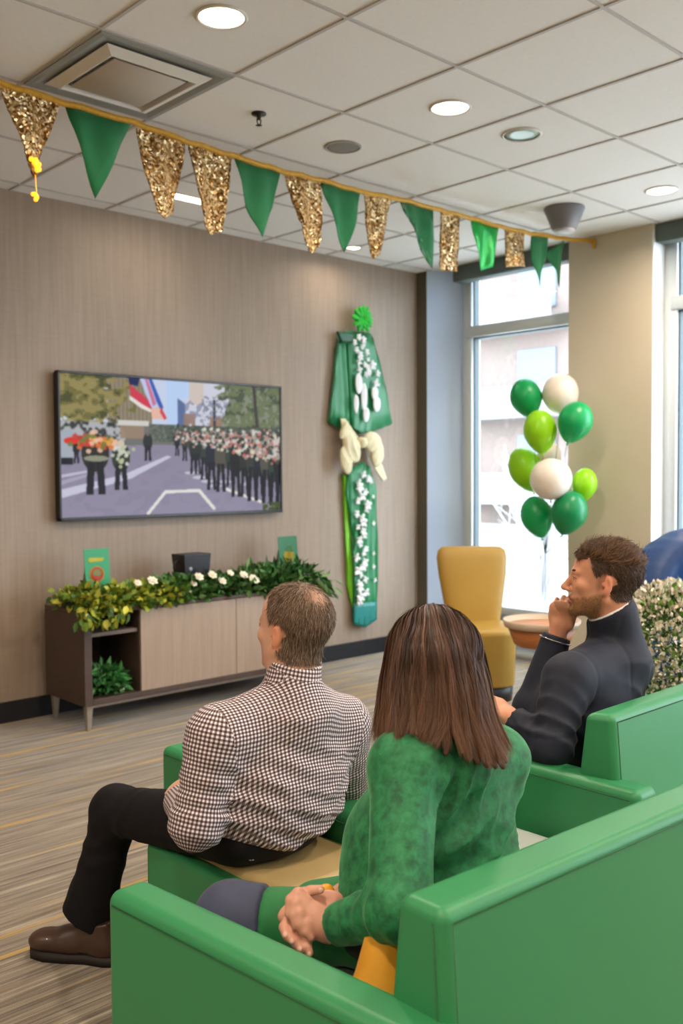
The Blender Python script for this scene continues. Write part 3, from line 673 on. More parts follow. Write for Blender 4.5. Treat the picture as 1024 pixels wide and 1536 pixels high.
# ================================================================== WALL DECORATION
def slab(name, pix, Y, m, parent, thick=.01, wave=0, nsub=5, bulge=0.0, seed=0):
    """a hanging cloth outlined in the wall plane, with depth and soft folds"""
    pts = [at(x, y, Y=Y) for x, y in pix]
    bm = bmesh.new(); f = bm.faces.new([bm.verts.new(V(p)) for p in pts])
    bmesh.ops.triangulate(bm, faces=[f]); bmesh.ops.subdivide_edges(bm, edges=list(bm.edges), cuts=nsub, use_grid_fill=True)
    bmesh.ops.triangulate(bm, faces=list(bm.faces))
    for v in bm.verts:
        if wave: v.co.y += wave*math.sin(v.co.x*95+seed+2.0*math.sin(v.co.z*5+seed))-wave
    bmesh.ops.recalc_face_normals(bm, faces=bm.faces)
    g = bmesh.ops.extrude_face_region(bm, geom=list(bm.faces))
    for e in g['geom']:
        if isinstance(e, bmesh.types.BMVert): e.co.y = max(e.co.y, Y)+thick
    bmesh.ops.recalc_face_normals(bm, faces=bm.faces)
    return obj(name, bm, m, parent)
M_gsat = mat('green_satin', '0f7a45', .4, sheen=.3, bump=.1, bscale=30)
M_gdk = mat('deep_green_satin', '0a4f33', .45, sheen=.2)
M_gteal = mat('teal_satin', '0f7c78', .4)
M_lime = mat('lime_ribbon', '76c01c', .5)
M_cream = mat('cream_bow', 'e2d9b8', .6, col2='d2c79e', nscale=30)
M_whpet = mat('white_petal', 'e4e4e6', .7)
M_gmesh = mat('bright_green_mesh', '16b32a', .5)
dp = at(543, 700, Y=WY)
t = thing('wall_hanging', 'tall green sash and drape with lime rosette, cream bow and white blossoms on the wall', 'wall decoration', (dp[0], WY, dp[2]))
Y0 = WY-.022
slab('drape', [(508, 498), (522, 500), (527, 560), (530, 640), (517, 646), (494, 634), (500, 580)], Y0-.02, M_gsat, t, .02, wave=.006, seed=1)
slab('drape', [(520, 496), (556, 500), (572, 555), (588, 636), (556, 648), (540, 650), (527, 640), (522, 560)], Y0-.03, M_gsat, t, .02, wave=.007, seed=2)
slab('drape_top', [(506, 497), (530, 500), (530, 514), (512, 512)], Y0-.05, M_gdk, t, .02)
slab('lime_ribbon', [(514, 712), (524, 716), (530, 800), (531, 880), (529, 915), (521, 880), (518, 800)], Y0, M_lime, t, .012, wave=.006)
slab('sash', [(522, 705), (545, 692), (556, 705), (564, 740), (565, 800), (565, 925), (548, 938), (531, 934), (531, 880), (528, 800), (519, 740)], Y0-.022, M_gsat, t, .02, wave=.008, seed=4)
slab('sash_hem', [(531, 906), (565, 902), (565.5, 929), (548, 941), (531, 937)], Y0-.034, M_gteal, t, .012)
# rosette
rc = at(543, 478, Y=WY-.07)
bm = bmesh.new(); rs = random.Random(4)
for ring, (n_, R, th) in enumerate(((12, .115, .25), (10, .085, .6), (7, .05, 1.0))):
    for k in range(n_):
        a = 2*PI*k/n_+ring*.3; rr = R*rs.uniform(.85, 1.15)
        d = Vector((math.cos(a), -math.sin(th)*.6, math.sin(a))); q = Vector(rc)
        M = Vector((1, 0, 0)).rotation_difference(d).to_matrix()
        add_sphere(bm, q+d*rr*.5, (rr*.55, rr*.12, rr*.2), M, 8)
obj('rosette', bm, M_gmesh, t)
# blossoms
rs = random.Random(9)
def blossom(px, py, s, Y, col, name='blossom', el=1.0):
    c = Vector(at(px, py, Y=Y)); bm = bmesh.new(); n_ = rs.choice((4, 5)); a0 = rs.random()*6
    for k in range(n_):
        a = a0+2*PI*k/n_; d = Vector((math.cos(a), -.25, math.sin(a)*el)); M = Vector((1, 0, 0)).rotation_difference(d).to_matrix()
        add_sphere(bm, c+d*s*.5, (s*.55, s*.12, s*.36), M, 8)
    obj(name, bm, col, t)
for i in range(30):
    f = i/29; py = 712+f*190; blossom(545+6*math.sin(i*1.9)+rs.uniform(-4, 4)-4*f, py, rs.uniform(.026, .046), Y0-.052, M_whpet)
for (px, py, s) in ((556, 722, .022), (559, 745, .018), (560, 785, .02), (560, 830, .018), (560, 850, .02), (562, 870, .02)): blossom(px, py, s, Y0-.052, M_whpet)
for i in range(16):
    f = i/15; blossom(538+f*10+8*math.sin(i*2.3), 506+f*56, rs.uniform(.02, .032), Y0-.062, M_whpet)
for (px, py, s) in ((558, 548, .04), (563, 575, .04), (552, 560, .03), (566, 560, .028)): blossom(px, py, s, Y0-.062, M_whpet)
for (px, py, w, h) in ((538, 575, 9, 20), (546, 595, 8, 26), (565, 606, 10, 15), (534, 606, 6, 18), (549, 622, 8, 14), (562, 590, 9, 14)):
    c = Vector(at(px, py, Y=Y0-.065)); bm = bmesh.new(); add_sphere(bm, c, (w*.0042, .008, h*.0042), None, 14); add_sphere(bm, c+Vector((.008, -.004, .01)), (w*.003, .007, h*.003), None, 10); obj('petal', bm, M_whpet, t)
# bow
def wall_lobe(F, px, py, rx, ry, ang, th, Y=Y0-.07, k=.015):
    c = at(px, py, Y=Y); s_ = .00505; ca, sa = math.cos(ang), math.sin(ang)
    F.ell(c, (rx*s_*1.22, th, ry*s_), [(ca, 0, sa), (0, 1, 0), (-sa, 0, ca)], k)
bc_ = at(543, 672, Y=Y0-.07); F = Field(bc_-[.32, .10, .32], bc_+[.32, .10, .32], .005)
wall_lobe(F, 527, 670, 13, 27, .5, .035); wall_lobe(F, 519, 690, 10, 23, .2, .025); wall_lobe(F, 516, 645, 5, 16, -.5, .02); wall_lobe(F, 559, 664, 17, 17, -.5, .035); wall_lobe(F, 566, 682, 11, 20, -.25, .028); wall_lobe(F, 542, 664, 7, 9, 0, .045)
fold(F, at(525, 680, Y=Y0-.08), .14, (1, 0, .45), .06, .004, seed=1); fold(F, at(563, 675, Y=Y0-.08), .14, (1, 0, -.5), .055, .004, seed=3)
v, f_ = F.mesh(); v, f_ = biggest(v, f_); v = relax(v, f_, 2); mobj('bow', v, f_, M_cream, t)
slab('bow_tail', [(511, 628), (518, 628), (540, 660), (534, 664), (513, 645)], Y0-.055, M_cream, t, .008)
slab('bow_tail', [(553, 680), (566, 684), (574, 700), (580, 718), (575, 722), (562, 704)], Y0-.055, M_cream, t, .008)
# ================================================================== BUNTING
M_bg = mat('green_felt', '0b6b3a', .75, sheen=.2)
M_bgs = mat('green_foil', '0fa343', .3, metal=.3)
M_rope = mat('gold_cord', 'd3a12a', .55, col2='b98616', nscale=60)
def sequin_mat():
    m, nt, b = newmat('gold_sequins'); L = nt.links
    tc = N(nt, 'ShaderNodeTexCoord'); vo = N(nt, 'ShaderNodeTexVoronoi', i_Scale=110.0); L.new(tc.outputs['Object'], vo.inputs['Vector'])
    cr = N(nt, 'ShaderNodeValToRGB'); e = cr.color_ramp.elements; e[0].color = lin('6d4d22'); e[1].color = lin('f4dcae'); e[0].position = .05; e[1].position = .85
    x = e.new(.5); x.color = lin('b98d4e')
    sp = N(nt, 'ShaderNodeSeparateColor'); L.new(vo.outputs['Color'], sp.inputs[0]); L.new(sp.outputs[0], cr.inputs[0]); L.new(cr.outputs[0], b.inputs['Base Color'])
    b.inputs['Metallic'].default_value = .55; b.inputs['Roughness'].default_value = .3
    vm = N(nt, 'ShaderNodeVectorMath', operation='SUBTRACT'); vm.inputs[1].default_value = (.5, .5, .5); L.new(vo.outputs['Color'], vm.inputs[0])
    vs = N(nt, 'ShaderNodeVectorMath', operation='SCALE'); vs.inputs['Scale'].default_value = 1.3; L.new(vm.outputs[0], vs.inputs[0])
    ge = N(nt, 'ShaderNodeNewGeometry'); va = N(nt, 'ShaderNodeVectorMath', operation='ADD'); L.new(ge.outputs['Normal'], va.inputs[0]); L.new(vs.outputs[0], va.inputs[1])
    vn = N(nt, 'ShaderNodeVectorMath', operation='NORMALIZE'); L.new(va.outputs[0], vn.inputs[0]); L.new(vn.outputs[0], b.inputs['Normal'])
    return m
M_seq = sequin_mat()
BY = 3.9
rp = [(-60, 104), (0, 124), (95, 154), (200, 183), (280, 212), (350, 234), (425, 257), (480, 270), (545, 288), (600, 299), (660, 315), (705, 327), (750, 340), (795, 350), (846, 358)]
t = thing('bunting', 'string of green and gold sequin pennants on a gold cord below the ceiling', 'bunting', at(425, 257, Y=BY))
RP = [at(x, y, Y=BY) for x, y in rp]
e0 = at(890, 362, X=WX-.012)
bm = bmesh.new(); pts = [Vector(p) for p in RP]+[Vector(e0)]
sm = []
for a, b_ in zip(pts, pts[1:]):
    for k in range(4): sm.append(a.lerp(b_, k/4)+Vector((0, .0, .004*math.sin(k*2.1+a.x*9))))
sm.append(pts[-1]); first = sm[0]
sm = [Vector((first.x-.10, BY, H-.002))]+sm
add_tube(bm, sm, .0145, 8); obj('cord', bm, M_rope, t)
bm = bmesh.new(); add_tube(bm, [e0, e0+np.array([0, -.004, -.05])], .013, 8); add_sphere(bm, e0, .02); obj('cord_end', bm, M_rope, t)
def pennant(kind, pix, m, seed):
    pts = [at(x, y, Y=BY) for x, y in pix]; bm = bmesh.new()
    f = bm.faces.new([bm.verts.new(V(p)) for p in pts]); bmesh.ops.triangulate(bm, faces=[f])
    bmesh.ops.subdivide_edges(bm, edges=list(bm.edges), cuts=6 if kind == 'g' else 5, use_grid_fill=True)
    bmesh.ops.triangulate(bm, faces=list(bm.faces))
    rs = random.Random(seed); zt_ = max(p[2] for p in pts)
    for v in bm.verts:
        d = (zt_-v.co.z)
        v.co.y += .035*d/.35*math.sin(seed*2.1)+.014*math.sin(v.co.x*40+seed*3)*min(1, d/.1)
        if kind == 's': v.co += Vector((rs.uniform(-.004, .004), rs.uniform(-.006, .006), rs.uniform(-.004, .004)))
    bmesh.ops.recalc_face_normals(bm, faces=bm.faces)
    g = bmesh.ops.extrude_face_region(bm, geom=list(bm.faces))
    for e in g['geom']:
        if isinstance(e, bmesh.types.BMVert): e.co.y += .003 if kind == 'g' else .007
    bmesh.ops.recalc_face_normals(bm, faces=bm.faces)
    return obj('pennant', bm, m, t, smooth=kind == 'g')
PN = [('s', [(0, 128), (92, 154), (70, 205), (58, 245), (50, 268), (42, 245), (28, 195), (10, 150)]),
      ('g', [(97, 157), (198, 184), (150, 295)]),
      ('s', [(204, 190), (278, 212), (268, 245), (262, 285), (255, 322), (240, 331), (230, 322), (222, 265), (212, 215)]),
      ('s', [(284, 217), (347, 236), (342, 275), (335, 310), (332, 348), (318, 350), (308, 340), (302, 280), (290, 250)]),
      ('g', [(351, 236), (421, 256), (414, 310), (397, 355), (375, 310)]),
      ('s', [(426, 258), (480, 272), (478, 320), (474, 370), (464, 381), (452, 366), (440, 310)]),
      ('g', [(480, 272), (541, 287), (534, 330), (518, 378), (500, 330)]),
      ('s', [(545, 288), (588, 298), (580, 335), (572, 380), (566, 387), (560, 362), (552, 325)]),
      ('g', [(599, 300), (650, 313), (645, 360), (640, 405), (634, 365)]),
      ('s', [(661, 317), (689, 322), (687, 360), (683, 408), (658, 404), (660, 370)]),
      ('g', [(706, 328), (748, 341), (745, 370), (741, 400), (728, 405), (716, 370)]),
      ('s', [(757, 341), (787, 350), (783, 372), (785, 400), (753, 402), (758, 365)]),
      ('g', [(797, 351), (822, 356), (819, 390), (809, 430), (798, 390)]),
      ('g', [(822, 378), (846, 361), (846, 430), (836, 408)])]
for i, (k, px) in enumerate(PN): pennant(k, px, M_seq if k == 's' else (M_bgs if i == 10 else M_bg), i)
# small glowing bead cluster hanging from the first pennant
M_bead = mat('amber_bead', 'f0b030', .25, emis='ffb020', estr=1.6)
rs = random.Random(2)
bm = bmesh.new()
for k in range(9): add_sphere(bm, at(52+rs.uniform(-6, 7), 246+rs.uniform(-9, 9), Y=BY-.03), .011, None, 8)
obj('bead_cluster', bm, M_bead, t)
bm = bmesh.new()
for k in range(6): add_sphere(bm, at(55+rs.uniform(-6, 6), 295+rs.uniform(-4, 5), Y=BY-.02), .010, None, 8)
a_ = Vector(at(53, 262, Y=BY-.01)); add_tube(bm, [a_, Vector(at(55, 292, Y=BY-.02))], .0015, 5); obj('bead_drop', bm, M_bead, t)
# ================================================================== BALLOONS
def bal_mat(n, c, tr=.25):
    m = mat(n, c, .35, spec=.4); b = m.node_tree.nodes['Principled BSDF']; b.inputs['Subsurface Weight'].default_value = tr; b.inputs['Subsurface Radius'].default_value = (.3, .3, .3); b.inputs['Subsurface Scale'].default_value = .3
    return m
MB = {'g': bal_mat('green_balloon', '0a9a55'), 'l': bal_mat('lime_balloon', '8fce12'), 'w': bal_mat('white_balloon', 'e6dcd0'), 'd': bal_mat('dark_green_balloon', '08804a')}
knot = Vector(at(818, 830, X=5.78)); M_str = mat('balloon_string', '4b5a4a', .6)
BL = [('w', 840, 590, 27, 31, (0, -1), 5.86, 'white balloon at the very top of the cluster'),
      ('g', 789, 597, 24, 31, (.25, -1), 5.74, 'green balloon at the upper left of the cluster, beside the top white one'),
      ('g', 862, 633, 26, 33, (-.35, -1), 5.72, 'green balloon at the upper right of the cluster, in front of the pillar'),
      ('l', 810, 647, 25, 34, (.1, -1), 5.66, 'lime green balloon in the middle of the cluster, above the lower white one'),
      ('w', 823, 686, 18, 26, (0, -1), 5.92, 'mostly hidden white balloon behind the centre of the cluster'),
      ('l', 788, 704, 25, 36, (.35, -1), 5.80, 'lime green balloon at the left edge of the cluster'),
      ('l', 876, 727, 19, 26, (-.1, -1), 5.84, 'small lime green balloon at the right edge, against the beige pillar'),
      ('w', 826, 718, 31, 32, (0, -1), 5.60, 'large round white balloon low in the centre of the cluster'),
      ('g', 805, 775, 24, 33, (.25, -1), 5.72, 'green balloon at the lower left of the cluster'),
      ('d', 853, 769, 27, 35, (-.30, -1), 5.68, 'dark glossy green balloon at the lower right of the cluster')]
for i, (k, px, py, rx, ry, dr, X, lb) in enumerate(BL):
    c = Vector(at(px, py, X=X)); dep = (c-Vector(CAM)).dot(Vector(_f)); s = dep/FPX
    w, h = rx*s, ry*s
    axis = -(Vector(R_)*dr[0]+Vector((0, 0, 1))*dr[1]).normalized()
    t = thing('balloon', lb, 'balloon', c, 'balloons in the cluster by the window')
    prof = []
    for j in range(25):
        a = PI*j/24; z = math.cos(a); r = math.sin(a)
        if z < 0: r *= (1-.30*(-z)**1.6) if k != 'w' or ry > 40 else 1; zz = z*1.0
        else: zz = z*.95
        prof.append((w*r, h*zz))
    prof[-1] = (.006, -h); prof[0] = (0, h*.95)
    prof += [(.005, -h-.006), (.012, -h-.016), (0, -h-.015)]
    bm = bmesh.new(); add_lathe(bm, prof[::-1], c, 32, axis=axis); obj('skin', bm, MB[k], t)
    tip = c-axis*(h+.014)
    bm = bmesh.new(); mid_ = tip.lerp(knot, .5)+Vector((0, 0, -.03)); add_tube(bm, [tip, mid_, knot]+([Vector((knot.x, knot.y, .06))] if i == 7 else []), .0022, 5)
    if i == 7: add_lathe(bm, [(0, .06), (.03, .05), (.045, .0), (0, 0)], (knot.x, knot.y, 0), 12)
    obj('string', bm, M_str, t)
# ================================================================== LOUNGE SEATS
def vinyl(name, c1, c2): return mat(name, c1, .42, col2=c2, nscale=3, bump=.06, bscale=500, spec=.45)
M_gv = vinyl('green_vinyl', '348a57', '328654'); M_seam = mat('seam_thread', '1f5a34', .6)
M_tan = mat('tan_seat_vinyl', 'c1a878', .4, col2='b79c68', nscale=5); M_gry = mat('light_grey_seat', 'a9b2ae', .5)
def rotz(p, c, a):
    x, y = p[0]-c[0], p[1]-c[1]; return (c[0]+x*math.cos(a)-y*math.sin(a), c[1]+x*math.sin(a)+y*math.cos(a), p[2])
def seamline(name, pts, parent, r=.0016):
    bm = bmesh.new(); add_tube(bm, pts, r, 5); return obj(name, bm, M_seam, parent)
def arm(root, cs, bev=.028):
    bm = bmesh.new(); add_hexa(bm, cs, bev, 5); o = obj('armrest', bm, M_gv, root, wn=True)
    z = cs[4][2]
    lo, hi = [Vector(c) for c in cs[:4]], [Vector(c) for c in cs[4:]]
    ctr = sum(hi, Vector())/4
    loop = []
    for c in hi:
        loop.append(Vector(c)+Vector((0, 0, -bev*.95))+(Vector(c)-ctr).normalized()*.0005)
    for a, b_ in ((0, 1), (1, 2), (2, 3), (3, 0)):
        d = (loop[b_]-loop[a]).normalized(); n_ = Vector((d.y, -d.x, 0))*.0007
        seamline('seam', [loop[a]+d*bev+n_, loop[b_]-d*bev+n_], o)
    return o
def backrest(root, cs, bev=.022):
    bm = bmesh.new(); add_hexa(bm, cs, bev, 5); o = obj('backrest', bm, M_gv, root, wn=True)
    c = [Vector(x) for x in cs]; ctr = sum(c, Vector())/8
    def on_face(p, q, din, n_):      # line p-q moved into its face by bev along din, lifted by the face normal
        n_ = n_.normalized()
        if n_.dot(p-ctr) < 0: n_ = -n_
        d = (q-p).normalized(); return [p+din.normalized()*bev+n_*.0004+d*bev, q+din.normalized()*bev+n_*.0004-d*bev]
    nr = (c[1]-c[0]).cross(c[4]-c[0]); seamline('seam', on_face(c[4], c[5], c[0]-c[4], nr), o)
    nl = (c[3]-c[0]).cross(c[4]-c[0]); seamline('seam', on_face(c[0], c[4], c[3]-c[0], nl), o)
    seamline('seam', on_face(c[0], c[4], c[1]-c[0], nr), o)
    return o
# corners order: bottom (x0,front-far?) -> we use a: left-rear .. see lists; y rear = towards the camera
def quad(x0, x1, yr, yf, z): return [(x0, yr, z), (x1, yr, z), (x1, yf, z), (x0, yf, z)]
# near sofa -------------------------------------------------
A0 = at(172, 1345, Z=.62); A1 = at(215, 1334, Z=.62); B0 = at(505, 1512, Z=.62); B1 = at(572, 1492, Z=.62)
dr = (A0-B0)[:2]/np.linalg.norm((A0-B0)[:2])
yr = .90
def along(p, y): return (p[0]+dr[0]/dr[1]*(y-p[1]), y)
o0 = along(A0, 1.765); o1 = along(B0, yr); i0 = (o0[0]+.098, 1.765); i1 = (o1[0]+.105, yr)
t = thing('lounge_sofa', 'near green vinyl lounge sofa carrying the woman, back and left arm towards the viewer', 'sofa', (1.6, 1.3, 0))
arm(t, [(*o1, 0), (*i1, 0), (*i0, 0), (*o0, 0), (*o1, .625), (*i1, .625), (*i0, .625), (*o0, .625)])
FT = at(594, 1340, Z=.80); RT = at(664, 1371, Z=.80); FR = at(1003, 1178, Z=.80); RR = at(1090, 1180, Z=.80)
xr = 2.07
sl = (FR-FT)[1]/(FR-FT)[0]
def bk(x, y0, s=sl): return y0+s*(x-FT[0])

backrest(t, [(FT[0]-.005, FT[1]-.155, 0), (xr, FT[1]-.155, 0), (xr, FT[1]+.085, 0), (FT[0]-.005, FT[1]+.085, 0),
          (RT[0], RT[1], .80), (xr, bk(xr, RT[1]), .80), (xr, bk(xr, FT[1]), .80), (FT[0], FT[1], .80)])
bm = bmesh.new(); add_box(bm, (i1[0]-.03, FT[1]-.1, 0), (2.27, 1.68, .30), .01); obj('seat_base', bm, M_gv, t, wn=True)
bm = bmesh.new(); add_box(bm, (i1[0]-.02, FT[1]+.04, .30), (2.28, 1.70, .445), .03, 4); obj('seat_cushion', bm, M_gry, t, wn=True)
# bench under the man in the checked shirt ------------------
t = thing('lounge_bench', 'green lounge bench with tan seat and one arm, under the man in the checked shirt', 'bench', (1.65, 2.1, 0))
bm = bmesh.new(); add_box(bm, (1.43, 1.79, 0), (1.80, 2.36, .435), .02, 3); obj('seat_base', bm, M_gv, t, wn=True)
bm = bmesh.new(); add_box(bm, (1.475, 1.78, .40), (1.80, 2.30, .455), .02, 4); obj('seat_cushion', bm, M_tan, t, wn=True)
arm(t, quad(1.80, 1.93, 1.80, 2.86, 0)+quad(1.80, 1.93, 1.80, 2.86, .535))
# right chair ----------------------------------------------
t = thing('lounge_chair', 'green vinyl lounge chair behind, carrying the man in the navy blazer', 'chair', (2.9, 1.9, 0))
a0 = at(972, 1184, Z=.62); a1 = at(790, 1140, Z=.62)
arm(t, quad(a0[0]-.05, a0[0]+.06, a0[1], 2.25, 0)+quad(a0[0]-.05, a0[0]+.06, a0[1], 2.25, .62))
f0 = at(876, 1069, Z=.80); r0 = at(914, 1073, Z=.80); x1 = f0[0]+.95
backrest(t, [(f0[0]-.0, r0[1]-.09, 0), (x1, r0[1]-.09, 0), (x1, f0[1]+.10, 0), (f0[0]-.0, f0[1]+.10, 0),
             (r0[0]-.0, r0[1]-.01, .80), (x1, r0[1]-.01, .80), (x1, f0[1]+.01, .80), (f0[0], f0[1], .80)])
bm = bmesh.new(); add_box(bm, (a0[0]+.05, f0[1], 0), (x1, 2.22, .30), .01); obj('seat_base', bm, M_gv, t, wn=True)
bm = bmesh.new(); add_box(bm, (a0[0]+.06, f0[1]+.09, .30), (x1, 2.24, .445), .03, 4); obj('seat_cushion', bm, M_gry, t, wn=True)
arm(t, quad(x1, x1+.11, a0[1], 2.25, 0)+quad(x1, x1+.11, a0[1], 2.25, .62))
# yellow cushion ---------------------------------------------
def pillow(name, label, c, w, h, th, M, m):
    bm = bmesh.new(); n_ = 18; top = {}; bot = {}
    for i in range(n_+1):
        for j in range(n_+1):
            u, v = i/n_*2-1, j/n_*2-1
            k = (max(0, (1-u**4)*(1-v**4)))**.55
            pinch = 1-.06*(1-abs(u))*abs(v)**2-.06*(1-abs(v))*abs(u)**2
            x, y = u*w/2*(1-.07*(v*v<1)*(1-v*v)*0+0)*pinch, v*h/2*pinch
            z = th/2*k+.003*math.sin(u*9+v*5)*k
            top[i, j] = bm.verts.new(Vector(c)+M @ Vector((x, y, z)))
            bot[i, j] = top[i, j] if k == 0 else bm.verts.new(Vector(c)+M @ Vector((x, y, -z)))
    for i in range(n_):
        for j in range(n_):
            for g, fl in ((top, 0), (bot, 1)):
                q = [g[i, j], g[i+1, j], g[i+1, j+1], g[i, j+1]]
                q = list(dict.fromkeys(q))
                try: bm.faces.new(q[::-1] if fl else q)
                except ValueError: pass
    o = obj(name, bm, m, None); tag(o, label, 'cushion'); return o
M_yc = mat('mustard_cotton', 'e3a125', .7, col2='d8921a', nscale=14, sheen=.3)
Mx = Matrix.Rotation(math.radians(-25), 3, 'Z') @ Matrix.Rotation(math.radians(70), 3, 'X') @ Matrix.Rotation(math.radians(-28), 3, 'Z')
pillow('cushion', 'mustard yellow cushion wedged between the near sofa arm and backrest', (1.245, 1.165, .545), .22, .25, .08, Mx, M_yc)
# ================================================================== YELLOW SIDE CHAIR
cx, cyy = 5.02, 4.02
t = thing('slipper_chair', 'armless mustard yellow upholstered chair in front of the window', 'chair', (cx, cyy, 0))
M_ych = mat('mustard_vinyl', 'a98434', .45, col2='a17c2e', nscale=4)
fd = nrm([-.62, -.78]); sd = np.array([-fd[1], fd[0]])   # chair faces the seats
def cp(s, f, z): return (cx+sd[0]*s+fd[0]*f, cyy+sd[1]*s+fd[1]*f, z)
def shell(bm, secs, n=28, pw=3.2):
    """secs: (z, half width, half depth, forward offset)"""
    rings = []
    for z, a, b_, f in secs:
        rg = []
        for k in range(n):
            th = 2*PI*k/n; c_, s_ = math.cos(th), math.sin(th)
            rg.append(bm.verts.new(cp(a*abs(c_)**(2/pw)*(1 if c_ > 0 else -1), f+b_*abs(s_)**(2/pw)*(1 if s_ > 0 else -1), z)))
        rings.append(rg)
    for r1, r2 in zip(rings, rings[1:]):
        for k in range(n): bm.faces.new((r1[k], r1[(k+1) % n], r2[(k+1) % n], r2[k]))
    bm.faces.new(rings[0][::-1]); bm.faces.new(rings[-1]); bmesh.ops.recalc_face_normals(bm, faces=bm.faces)
bm = bmesh.new(); shell(bm, [(.10, .20, .22, .06), (.11, .205, .225, .06), (.40, .215, .235, .05), (.43, .222, .245, .05), (.455, .222, .245, .05), (.475, .205, .23, .05), (.48, .17, .19, .05)]); obj('seat', bm, M_ych, t)
bm = bmesh.new(); shell(bm, [(.40, .17, .05, -.15), (.44, .175, .055, -.15), (.60, .205, .06, -.18), (.78, .235, .062, -.205), (.90, .245, .062, -.225), (.95, .235, .055, -.232), (.972, .205, .04, -.235), (.976, .16, .02, -.235)]); obj('backrest', bm, M_ych, t)
bm = bmesh.new(); shell(bm, [(0, .19, .21, .06), (.10, .195, .215, .06)]); obj('plinth', bm, mat('black_plinth', '1a1716', .5), t)
# side table
tp = at(812, 945, d=5.75); tp = (tp[0], tp[1])
t = thing('side_table', 'low round orange wood drum table with a pale rim beside the yellow chair', 'table', (tp[0], tp[1], 0))
M_or = mat('orange_wood', 'b8703a', .45, col2='a8632f', nscale=6, stretch=(2, 2, 14)); M_rim = mat('pale_rim', 'c2ab94', .35)
bm = bmesh.new(); add_lathe(bm, [(0, .44), (.14, .44), (.165, .455), (.205, .56), (.0, .56)], (tp[0], tp[1], 0), 48); obj('drum', bm, M_or, t)
bm = bmesh.new(); add_lathe(bm, [(.205, .555), (.222, .56), (.232, .60), (.226, .602), (.212, .575), (.19, .57)], (tp[0], tp[1], 0), 48); obj('rim', bm, M_rim, t)
bm = bmesh.new(); add_lathe(bm, [(0, .572), (.205, .572), (.205, .566)], (tp[0], tp[1], 0), 48); obj('tabletop', bm, mat('table_top_wood', 'c07f4c', .35), t)
bm = bmesh.new(); add_lathe(bm, [(.16, 0), (.16, .012), (.03, .02), (.022, .03), (.022, .44), (0, .44)], (tp[0], tp[1], 0), 32); obj('pedestal', bm, mat('pedestal_metal', '8a8f94', .4, metal=.6), t)
# ================================================================== BLUE CHAIR + FLOWERS
bc = at(1046, 880, d=5.05)
t = thing('pod_chair', 'large rounded royal blue lounge chair at the right edge, behind the white flowers', 'chair', (bc[0], bc[1], 0))
M_bl = mat('royal_blue_fabric', '0a3f80', .5, col2='083468', nscale=4)
Fd = Field((bc[0]-.6, bc[1]-.6, .05), (bc[0]+.6, bc[1]+.6, 1.4), .018)
zt_ = at(1020, 790, d=5.05)[2]
axr = nrm([_r[0], _r[1], 0]); axf = np.array([-axr[1], axr[0], 0]); A = [axr, axf, [0, 0, 1]]
c = np.array([bc[0], bc[1], 0])
Fd.ell(c+[0, 0, .72], (.43, .34, zt_-.72), A, .05); Fd.ell(c+[0, 0, .5], (.46, .38, .35), A, .12); Fd.cap(c+[0, 0, .3], c+[0, 0, .45], .30, .36, .1)
Fd.ell(c-axf*.30+[0, 0, .85], (.24, .2, .30), A, .08, 's')
fold(Fd, c-axr*.25+[0, 0, zt_-.12], .22, (.2, .1, 1), .05, .006, seed=2)
v, F = Fd.mesh(); v = relax(v, F, 3); mobj('upholstered_shell', v, F, M_bl, t)
bm = bmesh.new(); add_lathe(bm, [(0, 0), (.26, 0), (.26, .02), (.05, .04), (.04, .3), (0, .3)], (bc[0], bc[1], 0), 32); obj('swivel_base', bm, M_leg, t)
# white flowers
fc = at(1006, 960, d=4.15); 
t = thing('white_flower_planter', 'planter of dense tiny white blossoms behind the right green lounge chair', 'plant', (fc[0], fc[1], 0))
ztop = at(985, 884, d=4.15)[2]; zc = .62
bm = bmesh.new(); add_lathe(bm, [(0, 0), (.17, 0), (.22, .42), (.2, .42), (.19, .38), (0, .38)], (fc[0], fc[1], 0), 32); obj('planter', bm, mat('grey_planter', '5d6064', .6), t)
RX = .285
def ffn(r):
    d = nrm(r.randn(3)); d[2] = d[2] if d[2] > -.6 else -d[2]
    q = .75+.27*r.rand(); return np.array([fc[0]+d[0]*RX*q, fc[1]+d[1]*RX*q, zc+d[2]*(ztop-zc)*q]), d
leaves('foliage', 2600, ffn, .045, ['4f7a36', '6d9440', '3a5c2a', '7fa650'], t, M_leaf, seed=12, narrow=.5)
def ffn2(r):
    d = nrm(r.randn(3)); d[2] = abs(d[2])*1.05-.38; d = nrm(d)
    q = 1.0+.10*r.rand(); return np.array([fc[0]+d[0]*RX*q, fc[1]+d[1]*RX*q, zc+d[2]*(ztop-zc)*q]), d
o = leaves('blossoms', 7500, ffn2, .021, ['e8e0d2', 'd9cfbc', 'f2ece0', 'cfc2a6'], t, M_pet, seed=13, narrow=.7, droop=-.2); o['kind'] = 'stuff'
